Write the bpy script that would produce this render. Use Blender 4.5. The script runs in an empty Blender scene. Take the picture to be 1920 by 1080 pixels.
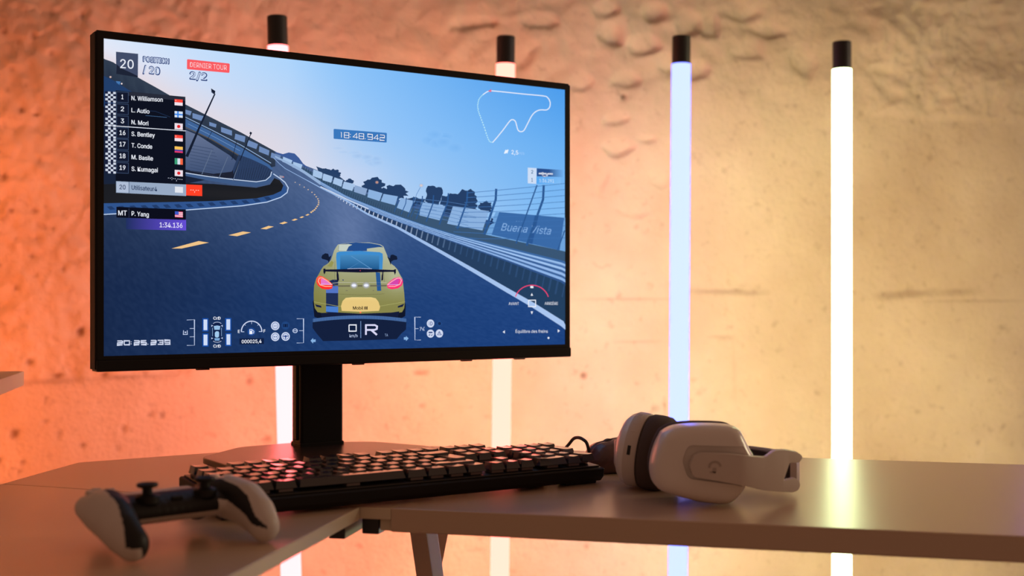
import bpy, bmesh, math, random
from mathutils import Vector, Matrix, noise
from mathutils.geometry import tessellate_polygon

random.seed(7)
SC = bpy.context.scene
COL = SC.collection
# ------------------------------------------------------------------ camera
F = 2313.0          # focal length in pixels of the 1920x1080 frame
HZ = 556.0          # pixel row of the horizon
DESK = 0.75         # height of the desk top
CZ = DESK + 0.199   # height of the lens
cam_d = bpy.data.cameras.new('camera')
cam = bpy.data.objects.new('camera', cam_d)
COL.objects.link(cam)
cam.location = (0, 0, CZ)
cam.rotation_euler = (math.pi / 2, 0, 0)
cam_d.sensor_width = 36.0
cam_d.lens = 36.0 * F / 1920.0
cam_d.shift_y = (HZ - 540.0) / 1920.0
cam_d.clip_start = 0.01
cam_d.dof.use_dof = True
cam_d.dof.focus_distance = 1.40
cam_d.dof.aperture_fstop = 4.6
SC.camera = cam
# ------------------------------------------------------------------ world and exposure
W = bpy.data.worlds.new('dim_room'); SC.world = W
W.use_nodes = True
W.node_tree.nodes['Background'].inputs[0].default_value = (1.0, 0.53, 0.34, 1)
W.node_tree.nodes['Background'].inputs[1].default_value = 0.21
vs = SC.view_settings
vs.view_transform = 'Standard'; vs.look = 'None'; vs.exposure = 0.0; vs.gamma = 1.0
vs.use_curve_mapping = False
SC.cycles.use_denoising = True
SC.cycles.max_bounces = 8
SC.cycles.sample_clamp_indirect = 6.0
# soft lamp assumed from the warm light on right-facing edges, out of the picture on the right
lamp_d = bpy.data.lights.new('room_lamp', 'AREA'); lamp_d.shape = 'DISK'; lamp_d.size = 0.5
lamp_d.energy = 11.0; lamp_d.color = (1.0, .80, .52)
lamp = bpy.data.objects.new('room_lamp', lamp_d); COL.objects.link(lamp)
lamp.location = (2.4, 2.0, 1.35)
lamp.rotation_euler = (Vector((-.3, 0.9, .70)) - Vector(lamp.location)).to_track_quat('-Z', 'Y').to_euler()
# glow of every tube lamp: name -> (front colour, limb colour, added wall strip colour, its strength)
TUBE_LIGHT = {
    'added_left': ((5.0, 1.6, .50), (5.0, 1.0, .2), (1.0, .17, .03), 36.0),
    'pink':     ((7.0, .94, .96), (5.0, .40, .46), (1.0, .26, .17), 72.0),
    'cream':    ((6.0, .86, .66), (4.0, .82, .40), (1.0, .38, .18), 54.0),
    'blue':     ((.72, .88, 4.5), (.25, .50, 5.0), (1.0, .66, .62), 42.0),
    'white':    ((7.5, 9.0, 4.6), (2.4, 3.2, .60), (.98, .80, .28), 42.0),
    'far_right': ((1.8, 1.0, 5.0), (.9, .5, 5.0), (1.0, .70, .17), 42.0),
}

# ------------------------------------------------------------------ helpers
def s2l(c):
    r = []
    for v in c[:3]:
        v = v / 255.0
        r.append(v / 12.92 if v <= 0.04045 else ((v + 0.055) / 1.055) ** 2.4)
    return tuple(r)

def ray_h(px, py, h=0.0):
    """world point at height h above the desk top on the sight line of a photo pixel"""
    Z = (0.199 - h) * F / (py - HZ)
    return Vector(((px - 960) / F * Z, Z, DESK + h))

def ray_d(px, py, Z):
    return Vector(((px - 960) / F * Z, Z, CZ - (py - HZ) / F * Z))

def tag(o, label, cat, group=None, kind=None):
    if label: o['label'] = label
    if cat: o['category'] = cat
    if group: o['group'] = group
    if kind: o['kind'] = kind
    return o

def thing(name, label, cat, loc=(0, 0, 0), rz=0.0, group=None):
    o = bpy.data.objects.new(name, None)
    o.empty_display_size = 0.05
    COL.objects.link(o)
    o.location = loc; o.rotation_euler = (0, 0, rz)
    return tag(o, label, cat, group)

def link_mesh(name, bm, mats, parent=None, smooth=False, loc=None, world=False, angle=None):
    me = bpy.data.meshes.new(name)
    bmesh.ops.recalc_face_normals(bm, faces=bm.faces) if not world == 'raw' else None
    bm.to_mesh(me); bm.free()
    if not isinstance(mats, (list, tuple)): mats = [mats]
    for m in mats: me.materials.append(m)
    if smooth:
        me.polygons.foreach_set('use_smooth', [True] * len(me.polygons))
        if angle is not None:
            try: me.set_sharp_from_angle(angle=angle)
            except Exception: pass
    o = bpy.data.objects.new(name, me)
    COL.objects.link(o)
    if parent is not None:
        o.parent = parent
    if loc is not None: o.location = loc
    return o

def to_local(bm, parent):
    """bm given in world coordinates -> coordinates of its parent chain"""
    M = Matrix.Identity(4)
    p = parent
    while p is not None:
        M = (Matrix.Translation(p.location) @ p.rotation_euler.to_matrix().to_4x4()) @ M
        p = p.parent
    bmesh.ops.transform(bm, matrix=M.inverted(), verts=bm.verts)
    return bm

def add_box(bm, c, s, bevel=0.0, rot=None, seg=2, mat=0):
    r = bmesh.ops.create_cube(bm, size=1.0)
    vs_ = r['verts']
    bmesh.ops.scale(bm, vec=s, verts=vs_)
    if bevel > 0:
        es = list({e for v in vs_ for e in v.link_edges})
        rb = bmesh.ops.bevel(bm, geom=es, offset=bevel, segments=seg, profile=0.5, affect='EDGES')
        vs_ = list({v for f in rb['faces'] for v in f.verts} | {v for v in vs_ if v.is_valid})
        allv = set(vs_)
        stack = list(vs_)
        while stack:
            v = stack.pop()
            for e in v.link_edges:
                w = e.other_vert(v)
                if w not in allv: allv.add(w); stack.append(w)
        vs_ = list(allv)
    M = Matrix.Translation(c)
    if rot is not None: M = M @ rot.to_4x4()
    bmesh.ops.transform(bm, matrix=M, verts=vs_)
    if mat:
        for f in {f for v in vs_ for f in v.link_faces}: f.material_index = mat
    return vs_

def add_prism(bm, pts, z0, z1, bevel=0.0, seg=2, M=None, mat=0):
    """extrude a 2D outline from z0 to z1"""
    a = [bm.verts.new((p[0], p[1], z0)) for p in pts]
    b = [bm.verts.new((p[0], p[1], z1)) for p in pts]
    n = len(pts)
    fs = [bm.faces.new(a[::-1]), bm.faces.new(b)]
    for i in range(n):
        fs.append(bm.faces.new((a[i], a[(i + 1) % n], b[(i + 1) % n], b[i])))
    bmesh.ops.recalc_face_normals(bm, faces=fs)
    if bevel > 0:
        es = list({e for f in fs[:2] for e in f.edges})
        r = bmesh.ops.bevel(bm, geom=es, offset=bevel, segments=seg, profile=0.5, affect='EDGES', clamp_overlap=True)
    seen = set(v for v in a + b if v.is_valid)
    if bevel > 0: seen |= {v for f in r['faces'] for v in f.verts}
    stack = list(seen)
    while stack:
        v = stack.pop()
        for e in v.link_edges:
            w = e.other_vert(v)
            if w not in seen: seen.add(w); stack.append(w)
    if M is not None: bmesh.ops.transform(bm, matrix=M, verts=list(seen))
    if mat:
        for f in {f for v in seen for f in v.link_faces}: f.material_index = mat
    return list(seen)

def frame_to(d, up=Vector((0, 0, 1))):
    """rotation whose z axis is d"""
    d = Vector(d).normalized()
    x = up.cross(d)
    if x.length < 1e-5: x = Vector((1, 0, 0))
    x.normalize()
    y = d.cross(x)
    return Matrix((x, y, d)).transposed()

def add_lathe(bm, prof, M=None, n=32, sx=1.0, sy=1.0, power=2.0, mat=0):
    """profile of (radius, z); optional superellipse section"""
    rings = []
    for r, z in prof:
        ring = []
        if r < 1e-6:
            ring = [bm.verts.new((0, 0, z))]
        else:
            for i in range(n):
                a = 2 * math.pi * i / n
                c, s = math.cos(a), math.sin(a)
                k = (abs(c) ** power + abs(s) ** power) ** (-1.0 / power)
                ring.append(bm.verts.new((r * c * k * sx, r * s * k * sy, z)))
        rings.append(ring)
    fs = []
    for a, b in zip(rings, rings[1:]):
        if len(a) == 1 and len(b) == 1: continue
        for i in range(n):
            j = (i + 1) % n
            if len(a) == 1: fs.append(bm.faces.new((a[0], b[j], b[i])))
            elif len(b) == 1: fs.append(bm.faces.new((a[i], a[j], b[0])))
            else: fs.append(bm.faces.new((a[i], a[j], b[j], b[i])))
    if len(rings[0]) > 1: fs.append(bm.faces.new(rings[0][::-1]))
    if len(rings[-1]) > 1: fs.append(bm.faces.new(rings[-1]))
    for f in fs: f.material_index = mat
    vs_ = [v for r in rings for v in r]
    if M is not None: bmesh.ops.transform(bm, matrix=M, verts=vs_)
    return vs_

def smooth_path(pts, n=8):
    P = [Vector(p) for p in pts]
    P = [2 * P[0] - P[1]] + P + [2 * P[-1] - P[-2]]
    out = []
    for i in range(1, len(P) - 2):
        for k in range(n):
            t = k / n
            a, b, c, d = P[i - 1], P[i], P[i + 1], P[i + 2]
            out.append(0.5 * ((2 * b) + (c - a) * t + (2 * a - 5 * b + 4 * c - d) * t * t + (3 * b - a - 3 * c + d) * t ** 3))
    out.append(P[-2])
    return out

def add_sweep(bm, path, section, up=Vector((0, 0, 1)), scales=None, mat=0):
    """sweep a closed 2D section (side, up) along a path"""
    rings = []
    n = len(path)
    for i, p in enumerate(path):
        t = (path[min(i + 1, n - 1)] - path[max(i - 1, 0)]).normalized()
        side = t.cross(up)
        if side.length < 1e-4: side = Vector((1, 0, 0))
        side.normalize()
        u2 = side.cross(t)
        k = scales[i] if scales else 1.0
        rings.append([bm.verts.new(p + side * (s[0] * k) + u2 * (s[1] * k)) for s in section])
    m = len(section)
    fs = []
    for a, b in zip(rings, rings[1:]):
        for i in range(m):
            fs.append(bm.faces.new((a[i], a[(i + 1) % m], b[(i + 1) % m], b[i])))
    fs.append(bm.faces.new(rings[0][::-1])); fs.append(bm.faces.new(rings[-1]))
    for f in fs: f.material_index = mat
    bmesh.ops.recalc_face_normals(bm, faces=fs)
    return rings

def circle_section(r, n=10, sy=1.0):
    return [(r * math.cos(2 * math.pi * i / n), r * sy * math.sin(2 * math.pi * i / n)) for i in range(n)]

def round_poly(pts, r, n=5):
    """round the corners of a 2D outline"""
    out = []
    m = len(pts)
    for i in range(m):
        p0, p1, p2 = Vector(pts[i - 1][:2]), Vector(pts[i][:2]), Vector(pts[(i + 1) % m][:2])
        rr = pts[i][2] if len(pts[i]) > 2 else r
        a = (p0 - p1); b = (p2 - p1)
        k = min(rr, a.length * 0.48, b.length * 0.48)
        a = p1 + a.normalized() * k; b = p1 + b.normalized() * k
        if k < 1e-6: out.append(tuple(p1)); continue
        for j in range(n + 1):
            t = j / n
            q = a * (1 - t) ** 2 + p1 * 2 * t * (1 - t) + b * t * t
            out.append((q.x, q.y))
    return out

# ------------------------------------------------------------------ materials
def mat(name, col, rough=0.5, metal=0.0, spec=0.5, coat=0.0, bump=None, bscale=200.0, var=0.0, vscale=12.0, aniso=None, rvar=0.0):
    m = bpy.data.materials.new(name); m.use_nodes = True
    nt = m.node_tree; N = nt.nodes; L = nt.links
    b = N['Principled BSDF']
    b.inputs['Base Color'].default_value = (*col, 1)
    b.inputs['Roughness'].default_value = rough
    b.inputs['Metallic'].default_value = metal
    b.inputs['Specular IOR Level'].default_value = spec
    b.inputs['Coat Weight'].default_value = coat
    b.inputs['Coat Roughness'].default_value = 0.12
    tc = N.new('ShaderNodeTexCoord')
    src = tc.outputs['Object']
    if aniso is not None:
        mp = N.new('ShaderNodeMapping'); L.new(src, mp.inputs[0])
        mp.inputs['Rotation'].default_value = (0, 0, aniso[1])
        mp.inputs['Scale'].default_value = aniso[0]
        src = mp.outputs[0]
    if bump:
        n = N.new('ShaderNodeTexNoise'); n.inputs['Scale'].default_value = bscale
        n.inputs['Detail'].default_value = 4
        L.new(src, n.inputs['Vector'])
        bp = N.new('ShaderNodeBump'); bp.inputs['Strength'].default_value = bump
        bp.inputs['Distance'].default_value = 0.001
        L.new(n.outputs[0], bp.inputs['Height']); L.new(bp.outputs[0], b.inputs['Normal'])
    if var:
        n = N.new('ShaderNodeTexNoise'); n.inputs['Scale'].default_value = vscale
        n.inputs['Detail'].default_value = 5
        L.new(src, n.inputs['Vector'])
        r = N.new('ShaderNodeMapRange')
        r.inputs['To Min'].default_value = 1 - var; r.inputs['To Max'].default_value = 1 + var
        L.new(n.outputs[0], r.inputs[0])
        mx = N.new('ShaderNodeVectorMath'); mx.operation = 'SCALE'
        mx.inputs[0].default_value = col
        L.new(r.outputs[0], mx.inputs['Scale']); L.new(mx.outputs[0], b.inputs['Base Color'])
        if rvar:
            r2 = N.new('ShaderNodeMapRange')
            r2.inputs['To Min'].default_value = rough - rvar; r2.inputs['To Max'].default_value = rough + rvar
            L.new(n.outputs[0], r2.inputs[0]); L.new(r2.outputs[0], b.inputs['Roughness'])
    return m

def glow_mat(name, core, limb, strength=1.0):
    m = bpy.data.materials.new(name); m.use_nodes = True
    nt = m.node_tree; N = nt.nodes; L = nt.links
    for n in list(N): N.remove(n)
    o = N.new('ShaderNodeOutputMaterial'); e = N.new('ShaderNodeEmission')
    e.inputs[1].default_value = strength
    if limb is None:
        e.inputs[0].default_value = (*core, 1)
    else:
        lw = N.new('ShaderNodeLayerWeight'); lw.inputs[0].default_value = 0.5
        mr = N.new('ShaderNodeMapRange'); mr.inputs['From Min'].default_value = 0.80; mr.inputs['From Max'].default_value = 1.0
        L.new(lw.outputs['Facing'], mr.inputs[0])
        mx = N.new('ShaderNodeMix'); mx.data_type = 'RGBA'
        mx.inputs[6].default_value = (*core, 1); mx.inputs[7].default_value = (*limb, 1)
        L.new(mr.outputs[0], mx.inputs[0]); L.new(mx.outputs[2], e.inputs[0])
    L.new(e.outputs[0], o.inputs[0])
    return m

M_BLACK = mat('black_plastic', (.012, .011, .011), .42, bump=.15, bscale=900)
M_BEZEL = mat('bezel_plastic', (.008, .007, .007), .42, spec=.25)
M_STAND = mat('stand_metal', (.007, .006, .006), .45, spec=.2)
M_BASE = mat('base_metal', (.035, .022, .02), .27, metal=.0, spec=.6, coat=.0, bump=.1, bscale=700)
M_CAP = mat('tube_cap_plastic', (.014, .013, .013), .5)
M_KEY = mat('keycap_plastic', (.008, .006, .005), .26, spec=.75, coat=1.0, bump=.05, bscale=1500)
M_KBD = mat('keyboard_case', (.008, .007, .007), .5, spec=.25, bump=.1, bscale=900)
M_SWITCH = mat('switch_housing', (.16, .12, .11), .4)
M_WHITE = mat('white_plastic', (.62, .55, .50), .45, bump=.06, bscale=1200)
M_WHITE_G = mat('white_gloss_plastic', (.80, .75, .70), .30, coat=.25)
M_PADBLK = mat('controller_black', (.010, .009, .008), .48, spec=.3, bump=.1, bscale=900)
M_CUSH = mat('ear_cushion_fabric', (.085, .06, .055), .85, bump=.5, bscale=1400)
M_BAND = mat('headband_rib_fabric', (.05, .035, .03), .7, bump=.6, bscale=900)
M_MOUSE = mat('mouse_plastic', (.11, .05, .042), .34, coat=.2)  # reddish tint stands in for the tubes' reflection on dark plastic
M_RUBBER = mat('cable_rubber', (.02, .015, .014), .5)
M_DARK = mat('slot_dark', (.01, .009, .009), .6)
M_LOGO = mat('logo_grey', (.42, .36, .32), .4)
M_DESK = mat('desk_laminate', (.60, .43, .30), .28, spec=.7, bump=.04, bscale=60, var=.02, vscale=26, aniso=((2.0, 30.0, 30.0), math.radians(14.2)))
M_EDGE = mat('desk_edge_band', (.70, .58, .42), .5, bump=.1, bscale=500)
M_STEEL = mat('painted_steel', (.62, .48, .38), .35, spec=.6)
M_LEG_SHEEN = mat('leg_blue_sheen', (.74, .84, 1.0), .3, metal=.2)  # blue tube reflection on the leg, put into the colour
M_BRACKET = mat('black_steel', (.02, .018, .017), .35)
M_SHELF = mat('shelf_board', (.60, .50, .36), .5, bump=.1, bscale=400, var=.05)
M_FLOOR = mat('floor_concrete', (.22, .19, .16), .55, bump=.3, bscale=60, var=.12, vscale=5)
# ------------------------------------------------------------------ room: wall and floor
WA = math.radians(14.0)                       # wall recedes to the right
W0 = Vector((0.0, 2.46, 0.0))                 # wall point in front of the lens
WU = Vector((math.cos(WA), math.sin(WA), 0)); WN = Vector((-math.sin(WA), math.cos(WA), 0))   # WN points away from the room

def wall_uv(px, py):
    """wall coordinates (u, z) seen at a photo pixel"""
    dx = (px - 960) / F; dz = (HZ - py) / F
    # (t*dx, t) on the wall line
    t = W0.dot(WN) / (Vector((dx, 1, 0)).dot(WN))
    P = Vector((t * dx, t, CZ + t * dz))
    return (P - W0).dot(WU), P.z

def sst(a, b, x):
    t = max(0.0, min(1.0, (x - a) / (b - a)))
    return t * t * (3 - 2 * t)

def build_wall():
    u0, u1, z0, z1 = -2.2, 2.6, 0.0, 2.5
    us = []; u = u0
    while u < u1:
        us.append(u); u += 0.0046 if -1.15 < u < 1.25 else 0.03
    us.append(u1)
    zs = []; z = z0
    while z < z1:
        zs.append(z); z += 0.0046 if 0.30 < z < 1.62 else 0.03
    zs.append(z1)
    nz = len(zs)
    marks = []      # explicit holes and chips: photo position, half sizes in px, depth m, stain
    for (px, py, rx, ry, d, st) in [
        (1170, 181, 4, 4, .008, .9), (1724, 180, 3.5, 3.5, .008, .8), (1094, 704, 6, 6, .004, .75), (304, 779, 3.5, 7, .003, .55),
        (467, 715, 5, 7, .003, .5), (498, 825, 8, 4, .003, .55), (788, 700, 12, 4, .003, .5), (791, 761, 6, 4, .003, .4),
        (1229, 766, 8, 7, .001, .35), (1247, 760, 3, 12, .001, .25), (152, 622, 6, 6, .006, .8), (27, 814, 6, 8, .004, .7),
        (111, 815, 4, 7, .003, .4), (85, 752, 3, 6, .003, .35), (758, 784, 4, 4, .002, .3), (813, 770, 3, 3, .002, .3),
        (842, 741, 5, 3, .002, .3), (893, 1033, 28, 2, .002, .3), (1100, 1025, 5, 5, .002, .4), (40, 207, 4, 5, .006, .7), (68, 214, 4, 3, .006, .7),
        (48, 160, 3, 3, .004, .5), (22, 130, 3, 3, .004, .5), (95, 100, 4, 4, .004, .5), (260, 66, 3, 3, .004, .5), (96, 26, 5, 5, .003, .4), (155, 30, 4, 4, .003, .4),
        (9, 332, 4, 6, .006, .7), (22, 396, 5, 4, .006, .6), (100, 430, 3, 3, .004, .5), (60, 480, 4, 4, .005, .6), (120, 505, 3, 4, .004, .5),
        (30, 540, 4, 4, .005, .5), (140, 350, 3, 3, .004, .5), (75, 300, 3, 4, .004, .5), (130, 250, 3, 3, .004, .4), (8, 60, 4, 4, .005, .6),
        (1214, 432, 3, 3, .002, .3), (1200, 561, 4, 3, .002, .4), (1520, 602, 3, 3, .002, .3), (1690, 680, 4, 4, .002, .3), (1836, 830, 4, 5, .003, .4),
        (1360, 318, 4, 4, .003, .3), (1478, 197, 4, 4, .003, .3), (1697, 317, 4, 4, .003, .3), (1712, 226, 5, 5, .003, .3), (55, 680, 5, 5, .006, .6), (108, 705, 8, 4, .006, .7), (196, 703, 6, 4, .006, .6)]:
        a, z = wall_uv(px, py); k = 2.46 / F
        marks.append((a, z, rx * k * 1.25, ry * k * 1.25, d, st))
    rnd = random.Random(3)
    for i in range(420):          # small pits of the cast concrete
        a = rnd.uniform(-1.2, 1.3); z = rnd.uniform(.35, 1.62)
        left = a < -0.60
        if not left and rnd.random() < .62: continue
        r = rnd.uniform(.0025, .007) * (1.0 if left else .8)
        marks.append((a, z, r, r * rnd.uniform(.6, 1.5), rnd.uniform(.002, .005) * (1.0 if left else .7), rnd.uniform(.2, .6) * (1.0 if left else .55)))
    streaks = []
    for (xa, ya, xb, yb, th, st) in [(1290, 546, 1440, 549, 6, .42), (1640, 556, 1760, 548, 9, .45), (1745, 549, 1840, 546, 7, .32), (1075, 562, 1260, 560, 1.5, .3), (1330, 631, 1375, 633, 3, .3),
                                     (1150, 640, 1240, 641, 2, .25), (1700, 563, 1920, 564, 1.5, .35), (1375, 640, 1378, 760, 3, .15), (20, 720, 160, 712, 5, .35), (160, 711, 330, 704, 4, .3)]:
        a = wall_uv(xa, ya); b = wall_uv(xb, yb)
        streaks.append((Vector(a), Vector(b), th * 2.46 / F, st))
    ul, zl = wall_uv(1560, 205); _, zr = wall_uv(1800, 208)
    ul0 = wall_uv(1625, 200)[0]
    _, zb = wall_uv(160, 709)
    uls = wall_uv(330, 700)[0]
    bumps = []      # plaster lumps right of the monitor: photo position, half sizes
    for (px, py, rx, ry, h) in [(1145, 60, 28, 22, .012), (1205, 85, 38, 22, .013), (1290, 40, 26, 30, .012), (1330, 45, 30, 36, .012), (1180, 145, 36, 16, .010),
                                (1300, 130, 40, 22, .008), (1150, 225, 28, 9, .007), (1165, 275, 36, 18, .010), (1210, 262, 22, 9, .006), (1230, 20, 30, 24, .013), (1255, 120, 26, 18, .008),
                                (1095, 150, 26, 20, .006), (1440, 55, 44, 16, .010), (1510, 110, 30, 34, .008), (1400, 95, 40, 22, .006), (1180, 395, 34, 18, .005), (1240, 330, 26, 16, .004),
                                (1010, 40, 38, 14, .008), (890, 40, 40, 14, .009), (980, 95, 22, 34, .005), (1130, 20, 30, 16, .009), (1395, 20, 50, 20, .008), (1120, 330, 22, 30, .004)]:
        a, z = wall_uv(px, py); k = 2.46 / F
        bumps.append((a, z, rx * k, ry * k, h))
    bm = bmesh.new()
    verts = []; stains = []
    for u in us:
        for z in zs:
            d = 0.0; st = 0.0
            if -1.2 < u < 1.3 and 0.28 < z < 1.65:
                p = Vector((u, z, 0))
                right_rough = sst(ul0 - .04, ul0 + .03, u) * sst(zl - .012, zl + .004, z - (u - ul0) * -.02)
                top_rough = sst(zl - .10, zl + .16, z) * sst(-.55, -.05, u)
                left_rough = (1 - sst(uls - .02, uls + .4, u)) * sst(zb - .01, zb + .01, z)
                n1 = noise.fractal(p * 9.0, 1.0, 2.0, 4)
                n2 = noise.ridged_multi_fractal(Vector((u * 16 + 5, z * 26, 1.3)), 1.0, 2.1, 3, 1.0, 2.0)
                n3 = noise.fractal(p * 38.0 + Vector((3, 1, 0)), 1.0, 2.0, 3)
                d += n1 * .0030 + n3 * .0006
                d += right_rough * (.005 + n1 * .007 + (n2 - 1.0) * .0042 + n3 * .0012)
                d += top_rough * (n1 * .006 + (n2 - 1.0) * .0020)
                d += left_rough * (.003 + n1 * .005 + n3 * .0048)
                warp = noise.noise(p * 14.0) * .012
                for (a, b, rx, ry, h) in bumps:
                    dx = (u - a + warp) / rx; dz = (z - b + warp * .7) / ry
                    if abs(dx) < 2.2 and abs(dz) < 2.2:
                        q = dx * dx + dz * dz
                        q = math.sqrt(q) * (1 + .45 * noise.noise(Vector((u * 24, z * 30, a * 50))) + .18 * noise.noise(Vector((u * 70, z * 70, b * 50))))
                        d -= h * 1.25 * (1 - sst(.60, 1.12, q)) * max(.1, .62 - .50 * dz + .2 * dx)
                st += .10 * max(0, noise.fractal(Vector((u * 4, z * 4, 7)), 1, 2, 4))
            verts.append([u, z, d]); stains.append(st)
    # marks, touched only around their place
    import bisect
    for (a, b, rx, ry, dd, s_) in marks:
        i0 = bisect.bisect_left(us, a - rx * 1.6); i1 = bisect.bisect_right(us, a + rx * 1.6)
        j0 = bisect.bisect_left(zs, b - ry * 1.6); j1 = bisect.bisect_right(zs, b + ry * 1.6)
        for i in range(i0, i1):
            for j in range(j0, j1):
                q = math.hypot((us[i] - a) / rx, (zs[j] - b) / ry)
                q *= 1 + .35 * noise.noise(Vector((us[i] * 90, zs[j] * 90, 0)))
                w = 1 - sst(.35, 1.35, q)
                if w > 0:
                    k = i * nz + j
                    verts[k][2] -= dd * w; stains[k] = max(stains[k], s_ * w)
    for (a, b, th, s_) in streaks:
        i0 = bisect.bisect_left(us, min(a.x, b.x) - .03); i1 = bisect.bisect_right(us, max(a.x, b.x) + .03)
        j0 = bisect.bisect_left(zs, min(a.y, b.y) - .05); j1 = bisect.bisect_right(zs, max(a.y, b.y) + .05)
        ab = b - a
        for i in range(i0, i1):
            for j in range(j0, j1):
                p = Vector((us[i], zs[j]))
                t = max(0, min(1, (p - a).dot(ab) / ab.length_squared))
                q = (p - (a + ab * t)).length / th + .5 * noise.noise(Vector((us[i] * 30, zs[j] * 60, 2)))
                w = 1 - sst(.3, 1.5, q)
                w *= math.sin(math.pi * (0.12 + .76 * t))
                if w > 0:
                    k = i * nz + j
                    stains[k] = max(stains[k], s_ * w); verts[k][2] -= .0008 * w
    bv = []
    for (u, z, d) in verts:
        p = W0 + WU * u - WN * d
        bv.append(bm.verts.new((p.x, p.y, z)))
    for i in range(len(us) - 1):
        for j in range(nz - 1):
            bm.faces.new((bv[i * nz + j], bv[(i + 1) * nz + j], bv[(i + 1) * nz + j + 1], bv[i * nz + j + 1]))
    # thickness: a back slab
    b = [W0 + WU * u0 + WN * .14, W0 + WU * u1 + WN * .14]
    c = [W0 + WU * u0 + WN * .02, W0 + WU * u1 + WN * .02]
    bm.normal_update()
    o = link_mesh('wall_back', bm, M_WALL, smooth=True, world='raw')
    at = o.data.attributes.new('stain', 'FLOAT', 'POINT')
    at.data.foreach_set('value', stains)
    tag(o, 'rough beige concrete wall behind the desk lit orange and gold by the tubes', None, kind='structure')
    return o

def wall_material():
    m = bpy.data.materials.new('cast_concrete'); m.use_nodes = True
    nt = m.node_tree; N = nt.nodes; L = nt.links
    b = N['Principled BSDF']; b.inputs['Roughness'].default_value = .82; b.inputs['Specular IOR Level'].default_value = .25
    tc = N.new('ShaderNodeTexCoord')
    n1 = N.new('ShaderNodeTexNoise'); n1.inputs['Scale'].default_value = 2.2; n1.inputs['Detail'].default_value = 8; n1.inputs['Roughness'].default_value = .62
    L.new(tc.outputs['Object'], n1.inputs[0])
    cr = N.new('ShaderNodeValToRGB')
    cr.color_ramp.elements[0].position = .32; cr.color_ramp.elements[0].color = (.50, .41, .31, 1)
    cr.color_ramp.elements[1].position = .68; cr.color_ramp.elements[1].color = (.66, .58, .46, 1)
    L.new(n1.outputs[0], cr.inputs[0])
    n2 = N.new('ShaderNodeTexNoise'); n2.inputs['Scale'].default_value = 46; n2.inputs['Detail'].default_value = 5
    L.new(tc.outputs['Object'], n2.inputs[0])
    mr = N.new('ShaderNodeMapRange'); mr.inputs['From Min'].default_value = .60; mr.inputs['From Max'].default_value = .78; mr.inputs['To Max'].default_value = .35
    L.new(n2.outputs[0], mr.inputs[0])
    at = N.new('ShaderNodeAttribute'); at.attribute_name = 'stain'
    ad = N.new('ShaderNodeMath'); ad.operation = 'ADD'; ad.use_clamp = True
    L.new(mr.outputs[0], ad.inputs[0]); L.new(at.outputs['Fac'], ad.inputs[1])
    mx = N.new('ShaderNodeMix'); mx.data_type = 'RGBA'
    mx.inputs[7].default_value = (.16, .09, .06, 1)
    L.new(ad.outputs[0], mx.inputs[0]); L.new(cr.outputs[0], mx.inputs[6])
    L.new(mx.outputs[2], b.inputs['Base Color'])
    n3 = N.new('ShaderNodeTexNoise'); n3.inputs['Scale'].default_value = 110; n3.inputs['Detail'].default_value = 6
    L.new(tc.outputs['Object'], n3.inputs[0])
    bp = N.new('ShaderNodeBump'); bp.inputs['Strength'].default_value = .7; bp.inputs['Distance'].default_value = .003
    L.new(n3.outputs[0], bp.inputs['Height']); L.new(bp.outputs[0], b.inputs['Normal'])
    return m
M_WALL = wall_material()
build_wall()

bm = bmesh.new()
add_box(bm, (0.1, 1.2, -.03), (6.0, 4.4, .06))
tag(link_mesh('floor', bm, M_FLOOR), 'grey concrete floor under the desk', None, kind='structure')

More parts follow.
